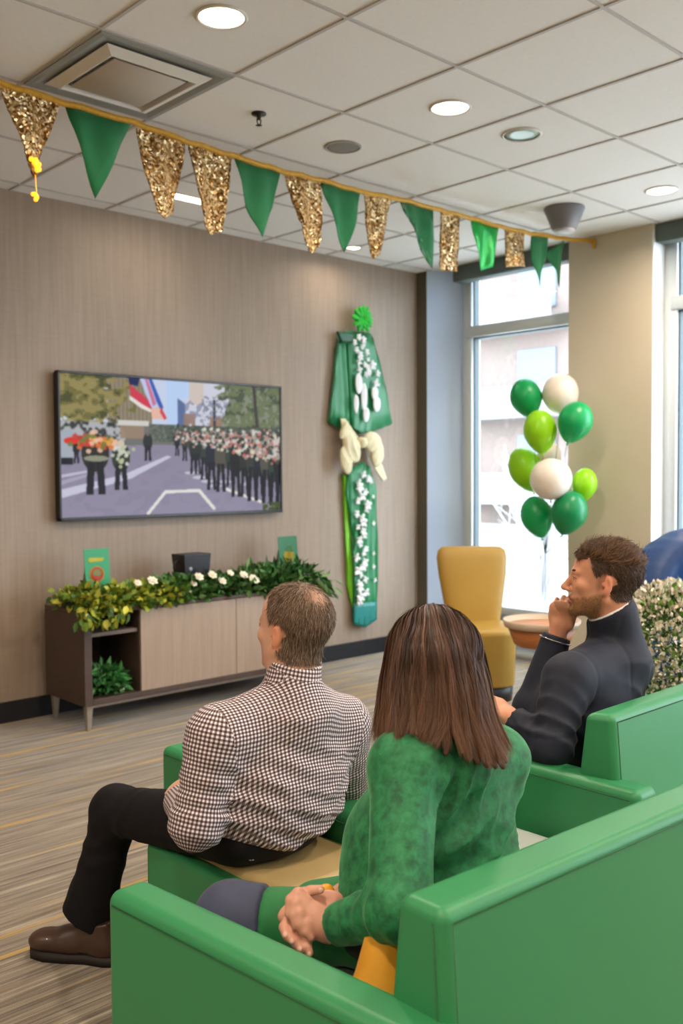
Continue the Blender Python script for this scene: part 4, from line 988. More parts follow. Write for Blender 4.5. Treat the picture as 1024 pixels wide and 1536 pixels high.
# ================================================================== PEOPLE
M_skin1 = mat('skin_fair', 'dba384', .5, col2='cf9276', nscale=14, sss=.12, bump=.05, bscale=400)
M_skin2 = mat('skin_ruddy', 'd69a7c', .5, col2='c9866a', nscale=12, sss=.12, bump=.05, bscale=400)
M_skin3 = mat('skin_pink', 'dda68e', .45, col2='d0907a', nscale=18, sss=.12, bump=.06, bscale=300)
M_eye = mat('eye_white', 'e8e4de', .2); M_iris = mat('iris', '3d4a58', .2); M_lip = mat('lip', 'b06a5a', .45)
M_nail = mat('nail', 'e8b9a6', .3)
class Head:
    def __init__(s, c, fwd, up=(0, 0, 1), sc=1.0):
        s.c = np.array(c, float); f = nrm(fwd); x = nrm(np.cross(f, up)); z = np.cross(x, f)
        s.A = np.array([x, f, z]); s.s = sc          # rows: right, forward, up
    def w(s, p): return s.c+s.s*(np.array(p, float)@s.A)
    def d(s, v): return nrm(np.array(v, float)@s.A)
    def loc(s, P): return ((P-s.c.astype(np.float32))@s.A.T.astype(np.float32))/s.s
def head_sdf(p, neck=True, jaw=1.0, nose=1.0):
    f = ellip(p, (0, -.014, .042), (.077, .098, .086))
    f = smin(f, ellip(p, (0, .030, .040), (.064, .062, .066)), .02)
    f = smin(f, ellip(p, (0, .030, -.022), (.060*jaw, .062, .074)), .025)
    f = smin(f, ellip(p, (0, .028, -.066), (.052*jaw, .056, .044)), .02)
    for s in (-1, 1):
        f = smin(f, capsule(p, (s*.056*jaw, .0, -.045), (s*.022, .068, -.096), .016, .014), .02)
        f = smin(f, ellip(p, (s*.040, .062, -.018), (.024, .022, .020)), .015)
    f = smin(f, ellip(p, (0, .076, -.099), (.022, .018, .017)), .015)
    for s in (-1, 1):
        f = smin(f, capsule(p, (s*.010, .089, .020), (s*.040, .078, .020), .0095, .008), .012)
        f = -smin(-f, ellip(p, (s*.032, .099, -.001), (.018, .014, .011)), .012)
        f = smin(f, ellip(p, (s*.031, .0775, .000), (.0135, .0125, .0135)), .003)
    f = smin(f, capsule(p, (0, .090, .012), (0, .113*nose, -.030), .0075, .0105), .010)
    f = smin(f, ellip(p, (0, .114*nose, -.034), (.012, .012, .010)), .006)
    for s in (-1, 1):
        f = smin(f, ellip(p, (s*.0125, .101, -.038), (.008, .010, .008)), .006)
    f = smin(f, capsule(p, (-.018, .088, -.061), (.018, .088, -.061), .006, .006), .007)
    f = smin(f, ellip(p, (0, .094, -.060), (.012, .007, .006)), .006)
    f = smin(f, ellip(p, (0, .092, -.074), (.017, .009, .0065)), .006)
    f = -smin(-f, capsule(p, (-.022, .096, -.067), (.022, .096, -.067), .0016, .0016), .004)
    ears = []
    for s in (-1, 1):
        A = [nrm([1, s*-.45, 0]), nrm([s*.45, 1, -.18]), nrm([0, .18, 1])]
        e = ellip(p, (s*.078, -.010, .000), (.0078, .0135, .0255), A)
        e = smin(e, ellip(p, (s*.077, -.004, -.026), (.007, .010, .011), A), .008)
        e = -smin(-e, ellip(p, (s*.086, -.006, .003), (.0045, .0070, .0150), A), .003)
        e = smin(e, ellip(p, (s*.0785, .006, -.003), (.005, .005, .008)), .004)
        f = smin(f, e, .006)
    return f
def put_head(F, h, neck_to, r0=.054, r1=.060, jaw=1.0, nose=1.0):
    c = h.w((0, 0, -.0)); F.put(lambda P: head_sdf(h.loc(P), True, jaw, nose)*h.s, c-.15, c+.15, .004)
    F.cap(h.w((0, -.022, -.045)), neck_to, r0*h.s, r1*h.s, .03)
def hand(F, W, tip, back, side, spread=.0, curl=(.5, .7, .5), sc=1.0, thumb=(.5, .3), fr=None):
    """W wrist, tip: point the knuckles aim at, back: outward normal of the back of the hand, side: +1/-1 thumb side; returns nail spots"""
    W = np.array(W, float); f = nrm(np.array(tip)-W); b = nrm(np.array(back)-f*np.dot(back, f)); s = np.cross(f, b)*side
    P = lambda a, c, d: W+(f*a+s*c+b*d)*sc
    A = [s, f, b]
    F.ell(P(.045, 0, 0), (.041*sc, .052*sc, .0155*sc), A, .012); F.ell(P(.068, .0, .001), (.040*sc, .026*sc, .014*sc), A, .01)
    F.cap(P(-.02, 0, 0), P(.02, 0, 0), .024*sc, .026*sc, .015)
    F.ell(P(.03, .026, -.008), (.016*sc, .030*sc, .014*sc), A, .01)
    nails = []
    for i, (off, L_) in enumerate(((.029, .94), (.0095, 1.04), (-.0105, .98), (-.029, .78))):
        a0 = P(.082-.006*abs(i-1.2), off, .001); ang = 0; r = (.0092, .0095, .009, .0080)[i]*sc
        cc = curl[i] if isinstance(curl[0], (tuple, list)) else curl
        p = a0; sp = spread*(1.5-i)
        for j, ln in enumerate((.042, .026, .021)):
            ang += cc[j]; d = f*math.cos(ang)-b*math.sin(ang)+s*sp*math.cos(ang); d = nrm(d)
            q = p+d*ln*L_*sc; rr = r*(1-.08*(j+1)); F.cap(p, q, r*(1-.08*j), rr, .0035 if j else .006); p = q
        nn = nrm(f*math.sin(ang)+b*math.cos(ang)); nails.append((p+nn*rr*.75-d*.002, d, nn, r))
    t0 = P(.022, .028, -.006); t1 = t0+(f*.030*math.cos(thumb[0])+s*.028*math.sin(thumb[0])-b*.012)*sc*1.1
    d2 = nrm(f*1.0+s*.25*(1-thumb[1]*2)-b*thumb[1]); t2 = t1+d2*.030*sc; d3 = nrm(d2+f*.2-s*.3*thumb[1]); t3 = t2+d3*.024*sc
    F.cap(t0, t1, .0145*sc, .0115*sc, .01); F.cap(t1, t2, .0112*sc, .0102*sc, .004); F.cap(t2, t3, .0102*sc, .0082*sc, .003)
    return nails
def add_nails(ns, parent, m=None):
    bm = bmesh.new()
    for p, d, n_, r in ns:
        x = np.cross(d, n_); M = Matrix((x, d, n_)).transposed(); add_sphere(bm, p, (r*.62, r*.85, r*.3), M, 8)
    return obj('fingernails', bm, m or M_nail, parent)
def finish(name, F, m, parent, it=2, keep=True, colf=None, uvf=None):
    v, f = F.mesh()
    if keep: v, f = biggest(v, f)
    v = relax(v, f, it)
    cols = colf(v, normals(v, f)) if colf else None
    uvs = uvf(v, f) if uvf else None
    return mobj(name, v, f, m, parent, cols=cols, uvs=uvs)
def strands(name, roots, nrms, dirs, length, width, cols, parent, m, seg=4, lift=.25, grav=.0, jit=.25, seed=0):
    r = np.random.RandomState(seed); n = len(roots)
    L_ = length*(.7+.6*r.rand(n))[:, None]*(np.ones((n, 1)))
    d = dirs+r.randn(n, 3)*jit+nrms*lift; d /= np.linalg.norm(d, axis=1)[:, None]
    side = np.cross(d, nrms+r.randn(n, 3)*.5); side /= np.linalg.norm(side, axis=1)[:, None]+1e-9
    V_ = []; p = roots.copy()
    for k in range(seg+1):
        w = width*(1-(k/seg)**2*.85)*.5
        V_.append(p-side*w); V_.append(p+side*w)
        d = d+np.array([0, 0, -grav])-nrms*lift*.35; d /= np.linalg.norm(d, axis=1)[:, None]; p = p+d*L_/seg
    V_ = np.stack(V_, 1)                       # n, 2(seg+1), 3
    base = np.arange(n)[:, None]*(2*(seg+1)); F_ = []
    for k in range(seg): F_.append(np.stack([base[:, 0]+2*k, base[:, 0]+2*k+1, base[:, 0]+2*k+3, base[:, 0]+2*k+2], -1))
    F_ = np.concatenate(F_)
    c = np.repeat(cols[:, None, :], 2*(seg+1), 1).reshape(-1, 3)
    return mobj(name, V_.reshape(-1, 3), F_, m, parent, cols=c)
def hairmat(name, rough=.45):
    return attr_mat(name, rough, spec=.35)
M_hair = hairmat('hair_strands')
def lin3(c): return np.array(lin(c)[:3])
def eyes(h, parent):
    for s in (-1, 1):
        bm = bmesh.new(); add_sphere(bm, h.w((s*.031, .0768, -.0005)), .0127*h.s, None, 16); e = obj('eye', bm, M_eye, parent)
        bm = bmesh.new(); add_sphere(bm, h.w((s*.031, .0848, -.0005)), .0062*h.s, None, 12); obj('iris', bm, M_iris, e)
        bm = bmesh.new(); a = [h.w((s*x, y, z)) for x, y, z in ((.012, .0955, .0195), (.022, .094, .0235), (.034, .088, .0245), (.046, .076, .020))]
        add_tube(bm, a, [.0025, .0042, .004, .002], 8); obj('eyebrow', bm, mat('brow_hair', '3b2a20', .8), parent)
        bm = bmesh.new(); a = [h.w((s*x, y, z)) for x, y, z in ((.019, .0895, .004), (.027, .0925, .0075), (.036, .0905, .007), (.0445, .083, .002))]
        add_tube(bm, a, [.0015, .0028, .0028, .0018], 8); obj('upper_eyelid', bm, mat('lid_skin', 'a9745c', .6), parent)
def poisson(v, n_, mask, count, seed):
    r = np.random.RandomState(seed); idx = np.where(mask)[0]; pick = idx[r.randint(len(idx), size=count)]
    return v[pick]+r.randn(count, 3)*.0012, n_[pick]
# ---- gingham ------------------------------------------------------
def gingham():
    m, nt, b = newmat('gingham_cotton'); L = nt.links
    uv = N(nt, 'ShaderNodeUVMap', uv_map='UVMap'); sp = N(nt, 'ShaderNodeSeparateXYZ'); L.new(uv.outputs[0], sp.inputs[0]); outs = []
    for k in (0, 1):
        a = N(nt, 'ShaderNodeMath', operation='MULTIPLY'); a.inputs[1].default_value = 2*PI/.0105; L.new(sp.outputs[k], a.inputs[0])
        s = N(nt, 'ShaderNodeMath', operation='SINE'); L.new(a.outputs[0], s.inputs[0])
        r = N(nt, 'ShaderNodeMapRange'); r.inputs['From Min'].default_value = -.25; r.inputs['From Max'].default_value = .25; L.new(s.outputs[0], r.inputs['Value']); outs.append(r.outputs[0])
    ad = N(nt, 'ShaderNodeMath', operation='ADD'); L.new(outs[0], ad.inputs[0]); L.new(outs[1], ad.inputs[1])
    hf = N(nt, 'ShaderNodeMath', operation='MULTIPLY'); hf.inputs[1].default_value = .5; L.new(ad.outputs[0], hf.inputs[0])
    cr = N(nt, 'ShaderNodeValToRGB'); e = cr.color_ramp.elements; e[0].color = lin('ece6e6'); e[1].color = lin('3a2a30'); x = e.new(.5); x.color = lin('8b767c')
    L.new(hf.outputs[0], cr.inputs[0]); L.new(cr.outputs[0], b.inputs['Base Color']); b.inputs['Roughness'].default_value = .8
    return m
M_ging = gingham()
def limb_uv(segs, rt, fw):
    """uv per loop by the nearest segment of the whole face; segs[0] is the torso"""
    def fn(v, f):
        c = v[f].mean(1); n_ = normals(v, f)[f].mean(1); best = np.full(len(f), 9e9); who = np.zeros(len(f), int)
        for i, (a, b, r, x, wt) in enumerate(segs):
            a = np.array(a); b = np.array(b); ab = b-a; t = np.clip(((c-a)@ab)/(ab@ab), 0, 1); d = np.linalg.norm(c-(a+t[:, None]*ab), axis=1)/r*wt
            m = d < best; best[m] = d[m]; who[m] = i
        uv = np.zeros((len(f), 4, 2))
        for i, (a, b, r, x, wt) in enumerate(segs):
            a = np.array(a); ax = nrm(np.array(b)-a); x = nrm(np.array(x)-ax*np.dot(x, ax)); y = np.cross(ax, x)
            m = who == i; P = v[f[m]]-a
            ang = np.arctan2(P@y, P@x); a0 = ang[:, :1]; ang = a0+((ang-a0+PI) % (2*PI)-PI)
            u_, v_ = ang*r*1.0, P@ax
            if i == 0:
                sd = np.abs(n_[m]@rt) > .80; sg = np.where(n_[m]@fw < 0, 1, -1)[:, None]
                u2 = P@rt; v2 = P[..., 2]+sg*.75*(P@fw)
                u_ = np.where(sd[:, None], (P@fw)*np.sign(n_[m]@rt)[:, None], u2); v_ = np.where(sd[:, None], P[..., 2], v2)
            uv[m, :, 0] = u_; uv[m, :, 1] = v_
        return uv.reshape(-1, 2)
    return fn
def flat_uv(X, Z, k=1.0):
    pass
# ------------------------------------------------------------------ man in the checked shirt
t = thing('person', 'seated man in black and white gingham shirt, black trousers and brown shoe, thinning hair', 'person', (1.6, 2.05, .45))
h = Head(at(441, 946, d=2.57), (-.14, 1, .10), sc=1.02)
Ls, Rs = at(322, 1108, d=2.43), at(516, 1088, d=2.72)
nb = at(438, 1014, d=2.56); mid = (Ls+Rs)/2
Le, Re = at(296, 1232, d=2.40), at(520, 1215, d=2.90)
Lw, Rw = at(268, 1200, d=2.62), at(330, 1190, d=2.86)
rt = nrm((Rs-Ls)*[1, 1, 0]); fw = np.array([-rt[1], rt[0], 0]); AX = [rt, fw, [0, 0, 1]]
pel = np.array([1.60, 2.03, .55]); chest = mid+[0, 0, -.13]+fw*.02; belly = (pel*.55+chest*.45)+fw*.03
lo, hi = np.array([1.15, 1.6, .40]), np.array([2.1, 2.75, 1.32])
F = Field(lo, hi, .0038)
put_head(F, h, nb+[0, 0, -.02], .057, .062, jaw=1.12)
F.ell(chest, (.16, .09, .18), AX, .04); F.ell(belly, (.15, .10, .2), AX, .04); F.cap(nb+[0, 0, -.02], chest, .06, .08, .04)
for S_, E_, W_ in ((Ls, Le, Lw), (Rs, Re, Rw)):
    F.cap(chest+[0, 0, .05], S_, .06, .04, .03); F.cap(S_, E_, .040, .034, .02); F.cap(E_, W_, .034, .026, .02)
nails = hand(F, Lw, at(255, 1165, d=2.78), (-.5, .2, .6), -1, curl=(.5, .6, .4)); nails += hand(F, Rw, at(285, 1178, d=2.85), (.2, .2, 1), 1, curl=(.4, .5, .3))
def scalp1(p):
    sg = lambda x: 1/(1+np.exp(-np.clip(x/.003, -30, 30)))
    w = sg(p[:, 2]+.070-1.15*np.maximum(0, p[:, 1]+.035))*sg(.062+.12*(p[:, 2]-.08)-p[:, 1])*sg(p[:, 2]+.085)
    w *= 1-sg(p[:, 1]-.012-.35*p[:, 2])*sg(np.abs(p[:, 0])-.035)*sg(.105-p[:, 2])
    w *= 1-((np.abs(p[:, 0]) > .066) & (((p[:, 1]+.004)**2+(p[:, 2]+.002)**2) < .034**2))
    th = np.exp(-(((p[:, 0]+.004)/.034)**2+((p[:, 1]+.072)/.036)**2+((p[:, 2]-.098)/.036)**2))
    return w, th
def headcol(v, n):
    p = h.loc(v); c = np.tile(lin3('d4a38a'), (len(v), 1)); w_, th_ = scalp1(p); near = np.linalg.norm(v-h.c, axis=1) < .16; w_ = w_*near*(1-.9*th_)*.88
    c = c*(1-w_[:, None])+lin3('66503f')*w_[:, None]
    ear = (np.abs(p[:, 0]) > .073) & (np.abs(p[:, 2]) < .045) & (np.abs(p[:, 1]+.008) < .04); c[ear] = lin3('dd9678')
    c *= (1+.05*np.sin(v[:, :1]*90)*np.sin(v[:, 2:]*70)); return c
M_skinA = attr_mat('skin', .5, sss=.12, spec=.4)
body = finish('body', F, M_skinA, t, 2, colf=headcol); add_nails(nails, t)
eyes(h, t)
# shirt
F = Field(lo-[.1, .1, 0], hi+[.05, 0, 0], .0065)
F.ell(chest+[0, 0, .02], (.205, .135, .21), AX, .05); F.ell(chest-fw*.045+[0, 0, .0], (.17, .09, .17), AX, .06); F.ell(belly+[0, 0, .02], (.205, .165, .20), AX, .08); F.ell(pel+[0, 0, .06], (.20, .150, .13), AX, .05)
F.cap(Ls+rt*.02, Rs-rt*.02, .072, .072, .06); F.cap(nb+[0, 0, -.03], nb+[0, 0, -.085], .058, .12, .05)
for S_, E_, W_ in ((Ls, Le, Lw), (Rs, Re, Rw)):
    F.cap(S_, E_, .076, .062, .045); F.cap(E_, W_, .061, .046, .03); F.ell(E_+[0, 0, -.005], (.066, .066, .060), None, .03)
na = h.w((0, -.022, -.045)); nq = nb+[0, 0, -.02]; cdir = nrm(na-nq)
for S_, q_ in ((Ls, .85), (Rs, .85)): F.cap(nq+[0, 0, -.048]-fw*.01, nq*(1-q_)+S_*q_+[0, 0, -.006], .078, .072, .035)
F.cap(nq-cdir*.05, nq+cdir*.075, .080, .068, .010)
fold(F, Le+(Ls-Le)*.1, .13, (Ls-Le)+[.02, 0, .03], .042, .0055, seed=1)
fold(F, Ls+(Le-Ls)*.35, .12, [.8, .2, .9], .05, .004, seed=4)
fold(F, chest-fw*.1+rt*-.12+[0, 0, -.1], .17, nrm(np.array([.5, 0, .9])), .06, .008, seed=2)
fold(F, belly-fw*.12+[0, 0, -.04], .24, [.25, 0, 1], .055, .0085, seed=3); fold(F, belly-fw*.10+rt*.12, .18, [-.35, 0, 1], .05, .005, seed=6)
fold(F, chest-fw*.1+[0, 0, .05], .2, [.6, 0, 1], .08, .003, seed=8)
def rough_(P): return (.0012*np.sin(P[..., 0]*70+3*np.sin(P[..., 2]*40))*np.sin(P[..., 2]*95+2*np.sin(P[..., 0]*50))).astype(np.float32)
F.put(rough_, lo, hi, 0, 'a')
top = at(438, 1001, d=2.50); F.cut(top, nrm(np.array([0, 0, 1])-fw*.30), .13)
hem = belly+[0, 0, 0]; hem[2] = .500
sl_, P = F.sub(lo-.2, hi+.2); q = P-np.array([pel[0], pel[1], .505], np.float32)
tors = (np.abs(q@rt.astype(np.float32)) < .30) & ((q@fw.astype(np.float32)) < .22)
F.f[sl_] = np.where(tors, np.maximum(F.f[sl_], -(q[..., 2]-.02*np.sin((q@rt.astype(np.float32))*14))), F.f[sl_])
for W_, E_ in ((Lw, Le), (Rw, Re)): F.cut(W_-nrm(W_-E_)*.012, W_-E_, .07)
uvf = limb_uv([(pel, chest+[0, 0, .18], .185, -fw, 1.0), (Ls, Le, .07, -fw, 1.05), (Le, Lw, .055, -rt, 1.0), (Rs, Re, .07, -fw, 1.05), (Re, Rw, .055, rt, 1.0), (nq, nq+cdir*.08, .070, -fw, .80)], rt, fw)
shirt = finish('gingham_shirt', F, M_ging, t, 2, uvf=uvf)
# trousers
M_blkc = mat('black_trouser_cloth', '121116', .8, col2='0e0d11', nscale=10, spec=.25)
Lh, Rh = np.array([1.50, 2.02, .545]), np.array([1.69, 2.03, .545])
Lk, La = at(174, 1216, d=2.86), at(127, 1392, d=2.97); Rk = np.array([1.76, 2.42, .50]); Ra = np.array([1.74, 2.52, .10])
F = Field((1.1, 1.7, .02), (2.0, 3.0, .72), .008)
F.ell(pel+[0, 0, -.02], (.19, .145, .085), AX, .04)
for H_, K_, A_ in ((Lh, Lk, La), (Rh, Rk, Ra)):
    F.cap(H_, K_, .092, .070, .03); F.ell(K_+[0, 0, .0], (.071, .071, .071), None, .03)
    F.cap(K_, A_+(K_-A_)*.3, .068, .072, .03); F.cap(A_+(K_-A_)*.3, A_+(A_-K_)*.12, .076, .100, .02)
fold(F, Lk+(La-Lk)*.25, .13, (.1, .5, 1), .06, .005, seed=2); fold(F, Lk+(Lh-Lk)*.15, .12, (.3, 1, .3), .06, .004, seed=5); fold(F, Lh+(Lk-Lh)*.3+[0, -.05, 0], .12, (.5, 1, 0), .05, .005, seed=7)
fold(F, La+(Lk-La)*.2, .12, (1, .3, .15), .07, .004, seed=9)
F.cut(at(124, 1374, d=2.96), -R_*.5-U_*.85, .16); F.cut(Ra, Ra-Rk, .12)
finish('trousers', F, M_blkc, t, 2)
bm = bmesh.new(); bp_ = []
for a in np.linspace(0, 2*PI, 33)[:-1]: bp_.append(Vector(pel+rt*.192*math.cos(a)+fw*.150*math.sin(a)+[0, 0, .005]))
M_brn = mat('brown_leather', '4a3226', .4, col2='38251c', nscale=9, coat=.15); M_sole = mat('dark_sole', '1d1714', .7)
def shoe(A_, dirv, parent, sc=1.0, m=M_brn):
    d = nrm([dirv[0], dirv[1], 0]); s = np.array([d[1], -d[0], 0]); o = np.array([A_[0], A_[1], 0])
    P = lambda a, b_, z: o+d*a*sc+s*b_*sc+np.array([0, 0, z*sc])
    F = Field(P(.08, 0, 0)-[.25, .25, 0], P(.08, 0, 0)+[.25, .25, .22], .005); AA = [s, d, [0, 0, 1]]
    F.ell(P(-.02, 0, .05), (.038*sc, .055*sc, .045*sc), AA, .02); F.ell(P(.10, .0, .045), (.046*sc, .095*sc, .034*sc), AA, .03); F.ell(P(.165, -.003, .042), (.042*sc, .05*sc, .028*sc), AA, .02)
    F.cap(P(-.015, 0, .06), P(-.015, 0, .125), .036*sc, .038*sc, .03); F.cap(P(.03, 0, .075), P(.09, 0, .06), .035*sc, .03*sc, .03)
    F.cut(P(.05, 0, .022), (0, 0, -1), .3); F.cut(P(-.015, 0, .118), (.1*d[0], .1*d[1], 1), .08)
    u = finish('shoe', F, m, parent, 2)
    bm = bmesh.new()
    out = [(-.078, 0), (-.07, .028), (-.03, .040), (.03, .040), (.09, .049), (.15, .050), (.195, .036), (.218, .0), (.195, -.036), (.15, -.048), (.09, -.044), (.03, -.034), (-.03, -.038), (-.07, -.028)]
    v0 = [bm.verts.new(P(a, b_, .0)) for a, b_ in out]; v1 = [bm.verts.new(P(a, b_, .024)) for a, b_ in out]
    bm.faces.new(v0[::-1]); bm.faces.new(v1)
    for k in range(len(out)): bm.faces.new((v0[k], v0[(k+1) % len(out)], v1[(k+1) % len(out)], v1[k]))
    bmesh.ops.recalc_face_normals(bm, faces=bm.faces); obj('sole', bm, M_sole, u)
    bm = bmesh.new()
    for k in range(4):
        a = .045+.018*k; add_tube(bm, [P(a, -.022, .088-.011*k), P(a+.004, 0, .106-.011*k), P(a, .022, .088-.011*k)], .0028*sc, 6)
    obj('laces', bm, mat('shoe_lace', '2a1d17', .8), u)
    return u
shoe(at(148, 1440, Z=0), (-.55, .84), t, 1.08); shoe((1.72, 2.60), (.1, 1), t, 1.05)
bm = bmesh.new(); add_tube(bm, [Vector(at(140, 1372, d=2.97)), Vector(at(146, 1408, d=2.975))], .042, 14); add_tube(bm, [Ra+[0, 0, .05], Ra+[0, .0, -.02]], .042, 14); obj('sock', bm, M_blkc, t)
# hair
vh, fh = None, None
Fh = Field(h.c-.16, h.c+.16, .004)
def hairmask1(p):
    # negative inside the hair zone
    front = p[..., 1]-(.068-.9*np.maximum(0, .075-p[..., 2])*.55)     # recedes at the temple
    low = -(p[..., 2]+.045-1.3*np.maximum(0, p[..., 1]+.02))            # nape / round the ear
    return np.maximum(front, low)
Fh.put(lambda P: head_sdf(h.loc(P), jaw=1.12)*h.s, h.c-.15, h.c+.15, .004); Fh.cap(h.w((0, -.022, -.045)), nb+[0, 0, -.02], .057*h.s, .062*h.s, .03)
v0, f0_ = Fh.mesh(); v0, f0_ = biggest(v0, f0_); v0 = relax(v0, f0_, 2); n0 = normals(v0, f0_); p0 = h.loc(v0)
def earzone(p, r=.030): return (np.abs(p[:, 0]) > .066) & (((p[:, 1]+.004)**2+(p[:, 2]+.002)**2) < r*r)
mask = (p0[:, 2] > -.070+1.15*np.maximum(0, p0[:, 1]+.035)) & (p0[:, 1] < .062+.12*(p0[:, 2]-.08)) & ~earzone(p0, .036)
mask &= ~((p0[:, 1] > .012+.35*(p0[:, 2]-.0)) & (np.abs(p0[:, 0]) > .035) & (p0[:, 2] < .105))
mask &= (p0[:, 2] > -.085)
thin = scalp1(p0)[1]
r = np.random.RandomState(3)
def short_hair(name, v, n, p, mask, dens, length, width, colA, colB, parent, h, seed=1, swirl=(0, -.05, .1), lift=.35, topdir=(0, .6, 0)):
    idx = np.where(mask)[0]; r = np.random.RandomState(seed); pick = idx[r.randint(len(idx), size=dens)]
    return pick
def grow(pick, length, width, pal, seed, lift, dirf, name, m, jit=.22, grav=.05, seg=3):
    r = np.random.RandomState(seed); roots = v0[pick]+r.randn(len(pick), 3)*.0015; nn = n0[pick]; P = p0[pick]
    d = dirf(P)@h.A; d = d-(d*nn).sum(1)[:, None]*nn; d /= np.linalg.norm(d, axis=1)[:, None]+1e-9
    cols = np.array([lin3(c) for c in pal])[r.randint(len(pal), size=len(pick))]*(.75+.5*r.rand(len(pick)))[:, None]
    L_ = length(P) if callable(length) else length
    return strands(name, roots, nn, d, L_ if np.isscalar(L_) else 1.0, width, cols, t, m, seg=seg, lift=lift, grav=grav, jit=jit, seed=seed)
r = np.random.RandomState(5); idx = np.where(mask)[0]; pick = idx[r.randint(len(idx), size=26000)]
pick = pick[r.rand(len(pick)) > np.minimum(1, thin[pick]*1.05)*.93]; pick = pick[r.rand(len(pick)) > .35*(p0[pick, 2] > .09)]
def dir1(P):   # from the crown outwards and down; on top towards the front
    out = np.stack([P[:, 0]-.01, P[:, 1]+.055, -.35-0*P[:, 2]], 1)
    out[P[:, 2] < .09, 2] = -.9; return out
grow(pick, .016, .0011, ['6b5444', '58443a', '7d6552', '8c7460', 'a08c78', '68523f'], 7, .45, dir1, 'hair', M_hair)
# dark scalp under the hair: a thin cap hugging the skull
def cap_mesh(name, mask, off, col, parent, m, vv=None, ff=None, nn=None):
    vv = v0 if vv is None else vv
    keep = mask[f0_].all(1) if mask.dtype == bool else None
    f = f0_[keep]; u = np.unique(f); mp = -np.ones(len(vv), int); mp[u] = np.arange(len(u))
    return mobj(name, (vv+n0*off)[u], mp[f], m, parent)
M_scalp1 = mat('scalp_hair_brown', '5d493b', .8, col2='6b5646', nscale=90)
# ------------------------------------------------------------------ woman in the green top
t = thing('person', 'seated woman with long brown hair and mottled green velvet top, hands clasped on her lap', 'person', (1.52, 1.34, .45))
h = Head(at(646, 998, d=2.04), (.02, 1, .0), sc=.94)
Ls, Rs = at(604, 1153, d=1.90), at(748, 1140, d=2.13)
nb = at(660, 1082, d=2.0)
Le, Re = at(600, 1362, d=1.74), at(700, 1310, d=2.22)
Lw, Rw = at(494, 1390, d=1.865), at(516, 1345, d=2.02)
rt = nrm((Rs-Ls)*[1, 1, 0]); fw = np.array([-rt[1], rt[0], 0]); AX = [rt, fw, [0, 0, 1]]
mid = (Ls+Rs)/2; pel = np.array([1.50, 1.36, .54]); chest = mid+[0, 0, -.12]+fw*.03; belly = pel*.5+chest*.5+fw*.02
lo, hi = np.array([1.0, 1.05, .40]), np.array([1.95, 1.95, 1.28])
F = Field(lo, hi, .0036)
put_head(F, h, nb+[0, 0, -.02], .046, .05)
F.ell(chest, (.13, .08, .16), AX, .04); F.ell(belly, (.12, .08, .18), AX, .04); F.cap(nb+[0, 0, -.02], chest, .05, .07, .04)
for S_, E_, W_ in ((Ls, Le, Lw), (Rs, Re, Rw)):
    F.cap(chest+[0, 0, .05], S_, .05, .035, .03); F.cap(S_, E_, .035, .03, .02); F.cap(E_, W_, .030, .024, .02)
# clasped hands: the left one nearer the viewer, the fingers of the right one coming round from below
n1 = []
def chain(pts, rs, nail=True, k=.0035):
    q = [at(x, y, d=d) for x, y, d in pts]
    for a_, b_, r0, r1 in zip(q, q[1:], rs, rs[1:]): F.cap(a_, b_, r0, r1, k)
    if nail: d_ = nrm(q[-1]-q[-2]); nn = nrm(-_f-d_*np.dot(-_f, d_)); n1.append((q[-1]+nn*rs[-1]*.7, d_, nn, rs[-1]))
AXH = lambda a, n_: [nrm(a), nrm(np.cross(n_, a)), nrm(n_)]
pa = at(474, 1380, d=1.865); pd = nrm(at(446, 1352, d=1.87)-at(488, 1400, d=1.86))
F.ell(pa, (.048, .030, .017), AXH(pd, -_f), .012); F.cap(Lw, pa, .026, .024, .02)
chain([(460, 1352, 1.868), (447, 1340, 1.875), (436, 1350, 1.872), (434, 1371, 1.862)], [.0125, .0118, .0110, .0098])
chain([(458, 1364, 1.862), (444, 1354, 1.862), (441, 1372, 1.853), (444, 1388, 1.848)], [.012, .0115, .0105, .0095], False)
chain([(462, 1376, 1.856), (450, 1368, 1.852), (449, 1385, 1.845), (455, 1398, 1.842)], [.012, .0112, .0102, .0092], False)
chain([(470, 1388, 1.852), (460, 1384, 1.846), (460, 1397, 1.840), (466, 1406, 1.838)], [.0115, .0102, .0092, .0082], False)
pb = at(466, 1362, d=1.91); F.ell(pb, (.046, .030, .017), AXH(nrm(at(440, 1356, d=1.91)-Rw), nrm(-_f+np.array([0, 0, .6]))), .012); F.cap(Rw, pb, .025, .023, .02)
chain([(452, 1352, 1.90), (452, 1340, 1.895), (466, 1336, 1.89), (480, 1334, 1.89)], [.0125, .0110, .0102, .0092])
chain([(446, 1372, 1.90), (432, 1382, 1.875), (426, 1391, 1.865), (424, 1400, 1.858)][:3]+[(430, 1403, 1.850)], [.0115, .0112, .0105, .0098])
chain([(450, 1384, 1.885), (437, 1394, 1.865), (433, 1404, 1.852), (440, 1411, 1.842)], [.0115, .0112, .0104, .0095])
chain([(456, 1394, 1.875), (446, 1404, 1.858), (444, 1414, 1.846), (451, 1422, 1.838)], [.0115, .0110, .0102, .0092])
chain([(466, 1402, 1.865), (460, 1410, 1.852), (460, 1420, 1.842), (464, 1429, 1.838)], [.011, .0102, .0092, .0084])
n2 = []
body = finish('body', F, M_skin3, t, 1); add_nails(n1+n2, t); eyes(h, t)
